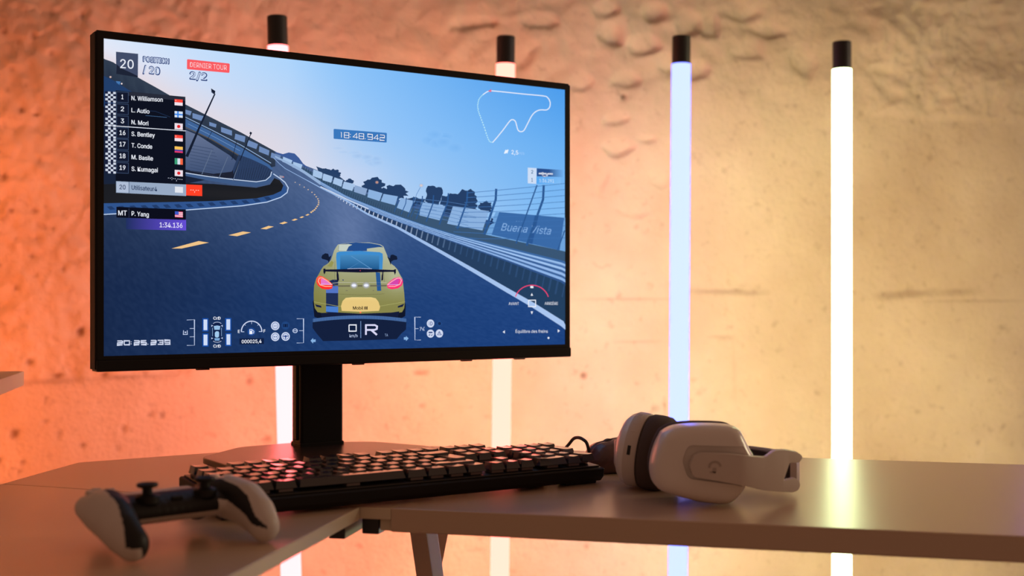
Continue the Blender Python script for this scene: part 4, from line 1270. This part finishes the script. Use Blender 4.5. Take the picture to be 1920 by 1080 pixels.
# speed panel
P.poly(gp([(100, 165), (340, 135), (720, 120), (1100, 135), (1305, 150), (1300, 260), (1240, 310), (1180, 382), (720, 398), (235, 408), (160, 320), (100, 240)]), (20, 32, 62)); P.lay(.5)
P.band(frange(570 + 105 / 6.857, 570 + 1302 / 6.857, 60), lambda x: 580 + (78 + 42 * ((x - 673) / 87) ** 2) / 6.86, lambda x: 580 + (122 + 42 * ((x - 673) / 87) ** 2) / 6.86, (74, 110, 164), 1)
P.lay(.5)
for i in range(58):
    x = 586.5 + i * 3.0; y = 580 + (80 + 42 * ((x - 673) / 87) ** 2) / 6.86
    P.line([(x, y), (x, y + 6)], .7, (44, 76, 130))
P.line(gp([(568, 200), (568, 280), (660, 280), (660, 200), (568, 200), (568, 215)]), 1.9, WT); P.text('km/h', *gp([(575, 358)])[0], *gp([(677, 358)])[0], 5.6, (190, 206, 240), -.005)
P.line(gp([(719, 150), (719, 368)]), 1.0, (130, 166, 220))
P.line(gp([(785, 328), (785, 202), (900, 202), (928, 218), (925, 252), (895, 264), (785, 264)]), 3.3, (216, 216, 246)); P.line(gp([(852, 264), (926, 328)]), 3.6, (216, 216, 246))
P.text('TA', *gp([(1028, 346)])[0], *gp([(1068, 346)])[0], 4.6, (150, 176, 220), .0)
P.poly(gp([(1333, 373), (1300, 342), (1300, 358), (1272, 358), (1272, 390), (1300, 390), (1300, 408)]), (134, 178, 226))
P.line(gp([(1490, 100), (1413, 100), (1415, 395), (1490, 394)]), 1.0, LB); P.line(gp([(1415, 248), (1460, 248)]), .9, LB)
P.line(gp([(1480, 225), (1490, 250), (1480, 275)]), .9, LB); P.line(gp([(1535, 225), (1523, 250), (1535, 275)]), .9, LB); P.line(gp([(1496, 228), (1520, 272)]), 1.0, LB)
for (a, b) in [(1615, 182), (1615, 312), (1728, 310)]: P.disc(*gp([(a, b)])[0], 7.0, 7.6, (208, 218, 242), 22)
P.disc(*gp([(1730, 182)])[0], 6.0, 6.4, (40, 84, 142), 4, (34, 72, 132)); P.lay(.5)
P.ring(*gp([(1615, 182)])[0], 3.6, 3.4, 1.0, (54, 80, 144), -90, 90, 12); P.line(gp([(1615, 159), (1615, 205)]), 1.0, (54, 80, 144)); 
for q in (165, 182, 199): P.line(gp([(1588, q), (1606, q)]), .8, (54, 80, 144))
P.poly(gp([(1590, 288), (1640, 288), (1640, 305), (1590, 305)]), (40, 62, 120)); P.line(gp([(1590, 335), (1612, 318), (1600, 340)]), 1, (40, 62, 120)); P.line(gp([(1620, 338), (1642, 320), (1630, 342)]), 1, (40, 62, 120))
P.line(gp([(1728, 282), (1704, 328), (1752, 328), (1728, 282), (1722, 292)]), 1.0, (54, 80, 144)); P.line(gp([(1728, 298), (1728, 320)]), 1.0, (54, 80, 144)); P.disc(*gp([(1730, 182)])[0], 3, 3, (20, 40, 84), 12)
P.build()
P = Pic('brake_balance_panel', scr_o, kp)
def b4(a, b): return (600 + a / 3.177, 400 + b / 3.177)
P.line([(600 + (1257 + 103 * math.cos(math.radians(a))) / 3.177, 400 + (528 + 100 * math.sin(math.radians(a))) / 3.177) for a in range(-162, -17, 8)], 1.7, (240, 70, 116))
P.poly([b4(1248, 432), b4(1266, 433), b4(1266, 446), b4(1248, 445)], WT)
for t_ in ([(1250, 491), (1257, 474), (1264, 491)], [(1250, 584), (1264, 584), (1257, 602)], [(1083, 706), (1096, 697), (1096, 716)], [(1424, 700), (1411, 690), (1411, 710)]): P.poly([b4(*p) for p in t_], WT)
P.line([b4(1237, 518), b4(1279, 517), b4(1279, 556), b4(1237, 555), b4(1237, 518), b4(1240, 518)], 1.7, WT)
P.text('AVANT', *b4(1119, 546), *b4(1180, 546), 5.2, WT, -.002); P.text('ARRIÈRE', *b4(1333, 545), *b4(1412, 545), 5.2, WT, -.002)
P.text('Équilibre des freins', *b4(1160, 712), *b4(1352, 711), 5.6, WT, .0)
P.disc(*b4(1356, 742), 1.9, 1.9, WT, 12)
for i in range(5): P.disc(*b4(1157 + 40 * i, 745), 1.2, 1.2, (34, 62, 122), 8)
P.build()
# ------------------------------------------------------------------ keyboard
KA = math.atan2(.536, .844)
KO = Vector((.0984 - .417 * math.cos(KA), 1.308 - .417 * math.sin(KA), DESK))
KW, KD = .417, .128
kb = thing('keyboard', 'long black computer keyboard with floating glossy keycaps in front of the monitor', 'keyboard', KO, KA)
def kprofile(bm, x0, x1, prof, bev=.0015):
    M = Matrix(((0, 0, 1, 0), (1, 0, 0, 0), (0, 1, 0, 0), (0, 0, 0, 1)))   # (y, z, x) prism
    return add_prism(bm, prof, x0, x1, bev, 2, M)
slope = .0075 / KD
bm = bmesh.new()
kprofile(bm, 0, KW, [(.006, .0035), (.001, .0085), (.0, .0165), (.003, .0180), (KD - .003, .0180 + slope * KD), (KD, .0165 + slope * KD), (KD, .014), (KD - .01, .010)])
link_mesh('case', bm, M_KBD, kb)
for x in (.022, KW - .022):
    bm = bmesh.new(); add_box(bm, (x, .020, .0028), (.040, .016, .0054), .001); link_mesh('foot', bm, M_RUBBER, kb)
    bm = bmesh.new(); add_box(bm, (x, KD - .018, .0065), (.030, .012, .0125), .001); link_mesh('foot', bm, M_RUBBER, kb)
bm = bmesh.new()
add_prism(bm, [(.004, .004), (KW - .004, .004), (KW - .004, KD - .004), (.004, KD - .004)], 0, .0016, .0005, 1,
          Matrix.Translation((0, 0, .0181)) @ Matrix.Rotation(math.atan(slope), 4, 'X'))
link_mesh('switch_plate', bm, M_BRACKET, kb)
PT = .018
def key_mesh(w, h):
    """keycap with a dished top, w x h units"""
    bm = bmesh.new()
    bx, by = w * PT - .0013, h * PT - .0013
    tx, ty = bx - .0036, by - .0030
    H = .0076
    n = 6
    top = []
    for j in range(n + 1):
        row = []
        for i in range(n + 1):
            a = -1 + 2 * i / n; b = -1 + 2 * j / n
            dish = .0006 * (1 - min(1, abs(a)) ** 2) * (1.0 if w < 2.2 else .35)
            row.append(bm.verts.new((a * tx / 2 * (1 - .02 * b * b), b * ty / 2 + .0006, H - dish + b * .0002)))
        top.append(row)
    for j in range(n):
        for i in range(n): bm.faces.new((top[j][i], top[j][i + 1], top[j + 1][i + 1], top[j + 1][i]))
    rim = top[0][:] + [top[j][n] for j in range(1, n + 1)] + top[n][:n][::-1] + [top[j][0] for j in range(n - 1, 0, -1)]
    low = []
    for v in rim:
        a = v.co.x / (tx / 2); b = (v.co.y - .0006) / (ty / 2)
        low.append(bm.verts.new((max(-1, min(1, a)) * bx / 2, max(-1, min(1, b)) * by / 2, .0)))
    m = len(rim)
    mid = [bm.verts.new((v.co.x * .985 + l.co.x * .015, v.co.y * .985 + l.co.y * .015, v.co.z - .0005)) for v, l in zip(rim, low)]
    for i in range(m):
        j = (i + 1) % m
        bm.faces.new((mid[i], mid[j], rim[j], rim[i]))
        bm.faces.new((low[i], low[j], mid[j], mid[i]))
    bm.faces.new(low[::-1])
    bmesh.ops.recalc_face_normals(bm, faces=bm.faces)
    me = bpy.data.meshes.new('key'); bm.to_mesh(me); bm.free()
    me.materials.append(M_KEY)
    me.polygons.foreach_set('use_smooth', [True] * len(me.polygons)); me.set_sharp_from_angle(angle=.6)
    return me
KM = {}
layout = []     # (x units, row, w, h)
def row(r, x, ws):
    for w in ws:
        if w > 0: layout.append((x, r, w, 1)); x += w
        else: x += -w
row(5, 0, [1, -1, 1, 1, 1, 1, -.5, 1, 1, 1, 1, -.5, 1, 1, 1, 1]); row(5, 15.25, [1, 1, 1])
row(4, 0, [1] * 13 + [2]); row(4, 15.25, [1, 1, 1]); row(4, 18.5, [1, 1, 1, 1])
row(3, 0, [1.5] + [1] * 12); layout.append((13.75, 2, 1.25, 2)); row(3, 15.25, [1, 1, 1]); row(3, 18.5, [1, 1, 1]); layout.append((21.5, 2, 1, 2))
row(2, 0, [1.75] + [1] * 12); row(2, 18.5, [1, 1, 1])
row(1, 0, [1.25, 1] + [1] * 10 + [2.75]); row(1, 16.25, [1]); row(1, 18.5, [1, 1, 1]); layout.append((21.5, 0, 1, 2))
row(0, 0, [1.25, 1.25, 1.25, 6.25, 1.25, 1.25, 1.25, 1.25]); row(0, 15.25, [1, 1, 1]); row(0, 18.5, [2, 1])
KX0, KY0 = .006, .0075
swb = bmesh.new()
for (x, r, w, h) in layout:
    yy = KY0 + (r + h / 2) * PT + (.25 * PT if r == 5 else 0)
    xx = KX0 + (x + w / 2) * PT
    z = .0200 + slope * yy
    add_box(swb, (xx, yy, z + .0012), (.0135, .0135, .0026))
    if (w, h) not in KM: KM[(w, h)] = key_mesh(w, h)
    o = bpy.data.objects.new('key', KM[(w, h)]); COL.objects.link(o); o.parent = kb
    tilt = {0: .03, 1: .02, 2: .01, 3: .0, 4: -.01, 5: -.02}[r]
    o.location = (xx, yy, z + .0026); o.rotation_euler = (-tilt - .022, 0, 0)
o = link_mesh('switches', swb, M_SWITCH, kb)
bm = bmesh.new()
add_box(bm, (KX0 + 18.2 * PT, KD - .014, .0262), (.050, .004, .0006), .0002)
link_mesh('status_light_strip', bm, M_SWITCH, kb)

# ------------------------------------------------------------------ soft blended bodies
def blob_mesh(balls, voxel=.0010, smooth=3, floor=None, lower=.0):
    """balls: (centre, radii, rotation or None) -> one continuous surface"""
    bm = bmesh.new()
    for c, r, R in balls:
        q = bmesh.ops.create_icosphere(bm, subdivisions=3, radius=1.0)
        M = Matrix.Translation(c)
        if R is not None: M = M @ R.to_4x4()
        M = M @ Matrix.Diagonal((r[0], r[1], r[2], 1))
        bmesh.ops.transform(bm, matrix=M, verts=q['verts'])
    me = bpy.data.meshes.new('b'); bm.to_mesh(me); bm.free()
    ob = bpy.data.objects.new('b', me); COL.objects.link(ob)
    md = ob.modifiers.new('r', 'REMESH'); md.mode = 'VOXEL'; md.voxel_size = voxel; md.adaptivity = 0
    ms = ob.modifiers.new('s', 'SMOOTH'); ms.factor = .6; ms.iterations = smooth
    bpy.context.view_layer.update()
    dg = bpy.context.evaluated_depsgraph_get()
    out = bmesh.new(); out.from_object(ob, dg)
    bpy.data.objects.remove(ob)
    if floor is not None:
        for v in out.verts:
            if v.co.z < floor: v.co.z = floor + (v.co.z - floor) * .02
    return out

def chain(pts, n=10):
    """pts: list of ((x,y,z),(rx,ry,rz)) interpolated"""
    out = []
    for (a, ra), (b, rb) in zip(pts, pts[1:]):
        for i in range(n):
            t = i / n
            out.append((Vector(a).lerp(Vector(b), t), Vector(ra).lerp(Vector(rb), t), None))
    out.append((Vector(pts[-1][0]), Vector(pts[-1][1]), None))
    return out
def mm(*v): return tuple(x * .001 for x in v)

# ------------------------------------------------------------------ game controller
GC = Vector((-.2715, .992, DESK)); GA = math.atan2(.669, .743)
gc = thing('game_controller', 'white and black wireless game controller lying at the front left of the desk', 'game controller', GC, GA)
balls = []
balls += chain([(mm(-46, 14, 28.8), mm(20, 26, 12.0)), (mm(-20, 14, 28.8), mm(20, 26, 12.0)), (mm(20, 14, 28.8), mm(20, 26, 12.0)), (mm(46, 14, 28.8), mm(20, 26, 12.0))], 6)
for s in (-1, 1):
    balls += chain([(mm(s * 50, 26, 32), mm(20, 19, 13)), (mm(s * 54, 6, 31), mm(18.5, 20, 18)), (mm(s * 57, -14, 28), mm(16, 18, 18.5)), (mm(s * 58, -31, 21), mm(14, 16, 16.5)), (mm(s * 56, -45, 14), mm(12, 12, 13.4))], 8)
gb = blob_mesh(balls, .0010, 4, .0003)
gb.faces.ensure_lookup_table(); gb.verts.ensure_lookup_table()
def axis_of(y):
    t = interp([(-.060, .055), (-.045, .056), (-.031, .058), (-.014, .057), (.006, .054), (.03, .050)])
    z = interp([(-.060, .0125), (-.045, .014), (-.031, .021), (-.014, .028), (.006, .031), (.03, .032)])
    r = interp([(-.060, .011), (-.045, .012), (-.031, .014), (-.014, .016), (.006, .0185), (.03, .020)])
    return t(y), z(y), r(y)
def is_black(p):
    x, y, z = p; ax = abs(x)
    cx_, cz_, r = axis_of(y)
    s_ = (cx_ - ax) / r; zf = (z - cz_) / (r * .95)
    ang = math.degrees(math.atan2(zf, s_))
    if y < -.009 and ax > .034:
        if x > 0: return 14 < ang < 62 - max(0, (-.030 - y)) * 900 and y > -.056
        k = .15 + max(0, (-.030 - y) / .016) * .5
        return s_ > -k and ang > -70
    if ax > .046:
        return (y < .014 and s_ > .12 and 14 < ang < 62) if x > 0 else (y < .016 and s_ > -.1)
    if z < .0250: return False
    return y < .048
white = bmesh.new(); black = bmesh.new()
mw = {}; mb = {}
# smooth decision on vertices first, so the seam runs clean
dec = {f.index: is_black(f.calc_center_median()) for f in gb.faces}
for _ in range(12):
    nd = {}
    for f in gb.faces:
        k = 0; n_ = 0
        for e in f.edges:
            for g in e.link_faces:
                k += dec[g.index]; n_ += 1
        nd[f.index] = k * 2 > n_ if k * 2 != n_ else dec[f.index]
    dec = nd
for f in gb.faces:
    tgt, mp = (black, mb) if dec[f.index] else (white, mw)
    vs_ = []
    for v in f.verts:
        if v.index not in mp: mp[v.index] = tgt.verts.new(v.co)
        vs_.append(mp[v.index])
    tgt.faces.new(vs_)
gb.free()
link_mesh('shell', white, M_WHITE, gc, smooth=True, world='raw')
link_mesh('black_trim', black, M_PADBLK, gc, smooth=True, world='raw')
# sticks
for x in (-.0235, .0265):
    bm = bmesh.new()
    add_lathe(bm, [(.0092, .036), (.0092, .0415), (.0070, .0428), (.0040, .0432), (.0038, .0495)], Matrix.Translation((x, -.001, 0)), 28)
    s0 = link_mesh('thumbstick', bm, M_PADBLK, gc, smooth=True, angle=.7)
    bm = bmesh.new()
    add_lathe(bm, [(.0, .0480), (.0062, .0480), (.0082, .0488), (.0086, .0504), (.0080, .0514), (.0066, .0512), (.0040, .0502), (.0, .0500)], Matrix.Translation((x, -.001, 0)), 28)
    link_mesh('stick_cap', bm, M_PADBLK, s0, smooth=True, angle=.9)
bm = bmesh.new()
add_prism(bm, round_poly([(-.028, .020), (.028, .020), (.031, .036), (-.031, .036)], .005, 4), .0350, .0400, .001, 2)
link_mesh('touchpad', bm, M_WHITE, gc)
for q in ((-.052, .022), ):
    bm = bmesh.new()
    for dx, dy in ((.008, 0), (-.008, 0), (0, .008), (0, -.008)):
        add_box(bm, (q[0] + dx, q[1] + dy, .0440), (.0065, .0065, .006), .0014)
    link_mesh('direction_pad', bm, M_WHITE, gc)
for dx, dy in ((.0085, 0), (-.0085, 0), (0, .0085), (0, -.0085)):
    bm = bmesh.new(); add_lathe(bm, [(.0042, .040), (.0042, .0467), (.0036, .0475), (0, .0477)], Matrix.Translation((.052 + dx, .022 + dy, 0)), 20)
    link_mesh('face_button', bm, M_WHITE_G, gc, smooth=True, angle=.7)
for s in (-1, 1):
    bm = blob_mesh(chain([(mm(s * 44, 36, 29), mm(13, 9, 8)), (mm(s * 43, 42, 22), mm(12, 8, 8)), (mm(s * 42, 41, 15), mm(10, 7, 6))], 6), .0012, 2, .002)
    link_mesh('trigger', bm, M_PADBLK, gc, smooth=True, world='raw')
bm = bmesh.new(); add_box(bm, (0, -.0045, .0380), (.010, .003, .003), .0008)
link_mesh('mute_button', bm, M_PADBLK, gc)
bm = bmesh.new(); add_box(bm, (0, .045, .030), (.012, .006, .004), .0006)
link_mesh('cable_socket', bm, M_DARK, gc)

# ------------------------------------------------------------------ mouse
MC_ = Vector((.137, 1.412, DESK)); MR = math.atan2(-.42, -.90)
mo = thing('computer_mouse', 'dark glossy wired mouse between the keyboard and the headset', 'computer mouse', MC_, MR)
mb_ = chain([(mm(-34, 0, 13), mm(22, 31, 22)), (mm(-10, 0, 17), mm(28, 30, 24)), (mm(18, 0, 17.5), mm(26, 29, 21)), (mm(38, 0, 16), mm(18, 28, 19)), (mm(44, 0, 12), mm(14, 25, 15))], 6)
bm = blob_mesh(mb_, .0011, 3, .0006)
for v in bm.verts:       # thumb hollow and a groove between the two buttons
    if v.co.x > -.005 and abs(v.co.y) < .0022 and v.co.z > .018: v.co.z -= .0016
    if abs(v.co.y) > .02 and -.03 < v.co.x < .02: v.co.y -= math.copysign(.0030 * math.exp(-((v.co.z - .013) / .010) ** 2), v.co.y)
link_mesh('body', bm, M_MOUSE, mo, smooth=True, world='raw')
bm = bmesh.new(); add_lathe(bm, [(.0, -.0038), (.008, -.0038), (.0095, -.0022), (.0095, .0022), (.008, .0038), (0, .0038)], Matrix.Translation((.030, 0, .0285)) @ Matrix.Rotation(math.pi / 2, 4, 'X'), 28)
link_mesh('scroll_wheel', bm, M_RUBBER, mo, smooth=True, angle=.7)
bm = bmesh.new(); add_box(bm, (.000, .0280, .020), (.022, .004, .005), .0012); add_box(bm, (-.024, .0280, .020), (.018, .004, .005), .0012)
link_mesh('side_button', bm, M_RUBBER, mo)
bm = bmesh.new()
P0 = MC_ + Vector((math.cos(MR) * .054, math.sin(MR) * .054, .016))
path = [P0, ray_d(1101, 833, 1.385), ray_d(1093, 824, 1.39), ray_d(1084, 820.5, 1.40), ray_d(1075, 823, 1.41), ray_d(1064, 836, 1.42), ray_d(1050, 848, 1.44), Vector((.03, 1.50, DESK + .0025)), Vector((-.02, 1.53, DESK + .0022)), Vector((-.06, 1.56, DESK + .0022))]
add_sweep(bm, smooth_path(path, 8), circle_section(.0019, 10))
link_mesh('cable', to_local(bm, mo), M_RUBBER, mo, smooth=True)

# ------------------------------------------------------------------ headset
HO = Vector((.19, 1.25, DESK))
hs = thing('headset', 'white over-ear headset with dark cushions lying on its side on the desk', 'headset', HO)
def z8(x, y): return (1040 + x / 3.84, 740 + y / 3.842)
ZA = 1.182
outl = [(770, 270), (830, 235), (900, 219), (1000, 211), (1120, 210), (1230, 215), (1290, 226), (1332, 255), (1365, 320), (1400, 390), (1427, 440), (1424, 505), (1400, 580), (1372, 640), (1340, 695), (1290, 752), (1235, 778), (1150, 780), (1040, 765), (950, 745), (850, 718), (770, 690), (725, 655), (697, 610), (686, 550), (690, 480), (705, 415), (732, 340)]
op = [ray_d(*z8(*p), ZA) for p in outl]
op = smooth_path(op + [op[0]], 3)[:-1]
cA = sum(op, Vector()) / len(op)
def shell_levels(levels, name, m, seg=None, up=None):
    bm = bmesh.new(); rings = []
    for (dy, k) in levels:
        if k < 1e-6: rings.append([bm.verts.new(cA + Vector((0, dy, 0)))]); continue
        rings.append([bm.verts.new(cA + (p - cA) * k + Vector((.10 * (p.x - cA.x) * 0, dy, 0))) for p in op])
    n = len(op)
    for a, b in zip(rings, rings[1:]):
        for i in range(n):
            j = (i + 1) % n
            if len(a) == 1: bm.faces.new((a[0], b[i], b[j]))
            elif len(b) == 1: bm.faces.new((a[i], b[0], a[j]))
            else: bm.faces.new((a[i], b[i], b[j], a[j]))
    bmesh.ops.recalc_face_normals(bm, faces=bm.faces)
    return bm
bm = shell_levels([(.026, 0), (.026, .80), (.024, .93), (.018, .98), (.006, 1.0), (-.004, .997), (-.011, .975), (-.016, .935), (-.0195, .87), (-.0215, .78), (-.0225, .66), (-.0232, .5), (-.0236, .3), (-.0238, 0)], 'ear_cup', M_WHITE)
cup = link_mesh('ear_cup', to_local(bm, hs), M_WHITE_G, hs, smooth=True, angle=.8)
# pocket for the arm
bm = bmesh.new()
pk = round_poly([(*z8(942, 500), 9), (*z8(985, 385), 12), (*z8(1470, 400), 1), (*z8(1470, 720), 1), (*z8(1340, 680), 3), (*z8(985, 632), 12)], 8, 6)
f_ = [bm.verts.new(ray_d(*p, 1.135)) for p in pk]; b_ = [bm.verts.new(ray_d(*p, 1.135) + Vector((0, .0285, 0))) for p in pk]
bm.faces.new(f_); bm.faces.new(b_[::-1])
for i in range(len(pk)): j = (i + 1) % len(pk); bm.faces.new((f_[i], b_[i], b_[j], f_[j]))
cutter = link_mesh('cut', to_local(bm, hs), M_WHITE_G, hs)
md = cup.modifiers.new('pocket', 'BOOLEAN'); md.operation = 'DIFFERENCE'; md.object = cutter; md.solver = 'EXACT'
bpy.context.view_layer.update()
dg = bpy.context.evaluated_depsgraph_get()
me2 = bpy.data.meshes.new_from_object(cup.evaluated_get(dg))
cup.modifiers.clear(); cup.data = me2
me2.set_sharp_from_angle(angle=.5)
bpy.data.objects.remove(cutter)
# rim seam and cushion behind the near cup
bm = bmesh.new()
rings = []
for dy, k in [(.026, .86), (.030, .95), (.038, .97), (.046, .93), (.049, .80), (.049, .60), (.040, .55), (.030, .55)]:
    rings.append([bm.verts.new(cA + (p - cA) * k + Vector((0, dy, .0005 + (1 - k) * 0))) for p in op])
n = len(op)
for a, b in zip(rings, rings[1:]):
    for i in range(n): j = (i + 1) % n; bm.faces.new((a[i], b[i], b[j], a[j]))
link_mesh('ear_cushion', to_local(bm, hs), M_CUSH, hs, smooth=True)
# arm with forked end
arm = [(975, 520, 5), (1000, 445, 8), (1060, 420, 4), (1250, 428, 1), (1420, 446, 1), (1518, 452, 3), (1585, 402, 6), (1660, 398, 3), (1755, 415, 6), (1790, 448, 6), (1762, 492, 5), (1700, 490, 2), (1690, 500, 1), (1648, 622, 2), (1690, 612, 2), (1738, 600, 6), (1773, 640, 6), (1758, 688, 6), (1718, 705, 4), (1600, 700, 3), (1500, 690, 3), (1350, 655, 1), (1150, 618, 1), (1000, 595, 8)]
ar = round_poly([(*z8(x, y), r) for x, y, r in arm], 3, 5)
ZF = 1.1490
def bend(px): return .052 * max(0, (px - 1385) / 118) ** 1.3
def armZ(px): return ZF
bm = bmesh.new()
yv = Vector((0, 1, 0))
v0 = add_prism(bm, [((p[0] - 960) / F * ZF, DESK + .199 - (p[1] - HZ) / F * ZF) for p in ar], 0, .0095, .0015, 3)
bmesh.ops.transform(bm, matrix=Matrix(((1, 0, 0, 0), (0, 0, 1, ZF), (0, 1, 0, 0), (0, 0, 0, 1))), verts=bm.verts)
for k in range(14):
    bmesh.ops.bisect_plane(bm, geom=bm.verts[:] + bm.edges[:] + bm.faces[:], plane_co=((1382 + k * 9.5 - 960) / F * ZF, 0, 0), plane_no=(1, 0, 0))
for v in bm.verts:
    dy = bend(960 + v.co.x / ZF * F)
    if dy > 0:
        v.co.x *= 1 + dy / ZF; v.co.z = CZ + (v.co.z - CZ) * (1 + dy / ZF)
        v.co.y += dy
link_mesh('yoke_arm', to_local(bm, hs), M_WHITE, hs, smooth=True, angle=.35)
# emblem on the arm: an open ring with a foot
bm = bmesh.new()
def emb(pts, w):
    P_ = [Vector(p) for p in pts]; n = len(P_); A_, B_ = [], []
    for i in range(n):
        d = (P_[min(i + 1, n - 1)] - P_[max(i - 1, 0)]).normalized(); q = Vector((-d.y, d.x)) * w / 2
        A_.append(P_[i] + q); B_.append(P_[i] - q)
    va = [bm.verts.new(ray_d(*z8(*p), armZ(z8(*p)[0]) - .00035)) for p in A_]; vb = [bm.verts.new(ray_d(*z8(*p), armZ(z8(*p)[0]) - .00035)) for p in B_]
    va2 = [bm.verts.new(v.co + Vector((0, .0006, 0))) for v in va]; vb2 = [bm.verts.new(v.co + Vector((0, .0006, 0))) for v in vb]
    for i in range(n - 1):
        bm.faces.new((va[i], va[i + 1], vb[i + 1], vb[i])); bm.faces.new((va2[i], va2[i + 1], vb2[i + 1], vb2[i]))
        bm.faces.new((va[i], va[i + 1], va2[i + 1], va2[i])); bm.faces.new((vb[i], vb[i + 1], vb2[i + 1], vb2[i]))
emb([(1154 + 40 * math.cos(math.radians(a)), 520 + 36 * math.sin(math.radians(a))) for a in range(-190, 8, 11)], 16)
emb([(1150, 528), (1152, 545), (1146, 562)], 26); emb([(1118, 558), (1160, 562)], 12)
link_mesh('emblem', to_local(bm, hs), M_LOGO, hs)
# far cup, seen from its edge
aB = Vector((-.90, .40, .14)).normalized()
cB = Vector((.1300, 1.284, DESK + .0405))
RB = frame_to(aB)
MB_ = Matrix.Translation(cB) @ RB.to_4x4()
bm = bmesh.new()
add_lathe(bm, [(.0, .0165), (.016, .0162), (.024, .0152), (.031, .0122), (.0355, .0080), (.0380, .0030), (.0382, .0025)], MB_, 56, 1.0, 1.0, 2.15)
link_mesh('ear_cup', to_local(bm, hs), M_WHITE_G, hs, smooth=True, angle=.7)
bm = bmesh.new()
add_lathe(bm, [(.0380, .0027), (.0386, .0018), (.0386, -.0085), (.0376, -.0105), (.033, -.0110)], MB_, 56, 1.0, 1.0, 2.15)
link_mesh('cup_rim', to_local(bm, hs), M_WHITE, hs, smooth=True, angle=.7)
bm = bmesh.new()
add_lathe(bm, [(.030, -.0105), (.0360, -.0110), (.0388, -.0140), (.0392, -.0220), (.0384, -.0310), (.0345, -.0370), (.028, -.0385), (.022, -.0370), (.021, -.028), (.0, -.028)], MB_, 56, 1.0, 1.0, 2.15)
link_mesh('ear_cushion', to_local(bm, hs), M_CUSH, hs, smooth=True)
bm = bmesh.new()
for ang, w, dz in ((-8, .0075, 0), ):
    pass
# sockets and keys on the rim of the far cup
vy = (Vector((0, -1, 0)) - aB * Vector((0, -1, 0)).dot(aB)).normalized()
vz = aB.cross(vy).normalized()
if vz.z < 0: vz = -vz
def rim_pt(deg, t): return cB + aB * t + (vy * math.cos(math.radians(deg)) + vz * math.sin(math.radians(deg))) * .0386
def rim_box(name, deg, t, s, m):
    p = rim_pt(deg, t)
    rad = (p - cB - aB * t).normalized()
    tn = aB.cross(rad)
    R = Matrix((tn, aB, rad)).transposed()
    bm = bmesh.new(); add_box(bm, p, s, min(s) * .3, R)
    return link_mesh(name, to_local(bm, hs), m, hs)
rim_box('charging_socket', 2, -.0035, (.0095, .0034, .0010), M_DARK)
rim_box('volume_key', 38, -.0030, (.011, .0050, .0014), M_WHITE)
rim_box('mute_key', 66, -.0030, (.008, .0050, .0014), M_WHITE)
rim_box('audio_socket', -55, -.0035, (.0060, .0055, .0010), M_DARK)
# yoke of the far cup and the band round the back
bm = bmesh.new()
k = cB + aB * .0285
add_lathe(bm, [(.0, .0215), (.010, .0213), (.0125, .0195), (.013, .014)], MB_, 32)
yk = link_mesh('yoke_arm', to_local(bm, hs), M_WHITE, hs, smooth=True, angle=.7)
band = [(.1115, 1.2925, .040), (.1105, 1.304, .037), (.115, 1.322, .0285), (.130, 1.334, .0245), (.165, 1.346, .0240), (.205, 1.348, .0245), (.240, 1.340, .0250), (.266, 1.322, .0245), (.281, 1.296, .0240), (.287, 1.262, .0235), (.284, 1.232, .0230), (.277, 1.2140, .0230)]
path = smooth_path([Vector((a, b, DESK + c)) for a, b, c in band], 6)
sec = [(-.0024, -.0130), (.0024, -.0130), (.0032, -.0110), (.0032, .0110), (.0024, .0130), (-.0024, .0130), (-.0032, .0110), (-.0032, -.0110)]
nP = len(path)
bm = bmesh.new()
add_sweep(bm, path, sec, scales=[min(1, .62 + .38 * i / 12) if i < 12 else 1.0 for i in range(nP)])
link_mesh('headband', to_local(bm, hs), M_WHITE, hs, smooth=True, angle=.6)
pin = []
cen2 = Vector((.20, 1.27, 0))
for p in path[14:-3]:
    d = Vector((cen2.x - p.x, cen2.y - p.y, 0)).normalized(); pin.append(p + d * .0062)
bm = bmesh.new()
sec2 = []
for i in range(9):      # ribbed face
    zz = -.0105 + .021 * i / 8
    sec2.append((-.0030 - (.0012 if i % 2 else 0), zz))
sec2 = sec2 + [(.0030, .0105), (.0030, -.0105)]
add_sweep(bm, pin, sec2)
link_mesh('headband_pad', to_local(bm, hs), M_BAND, hs)
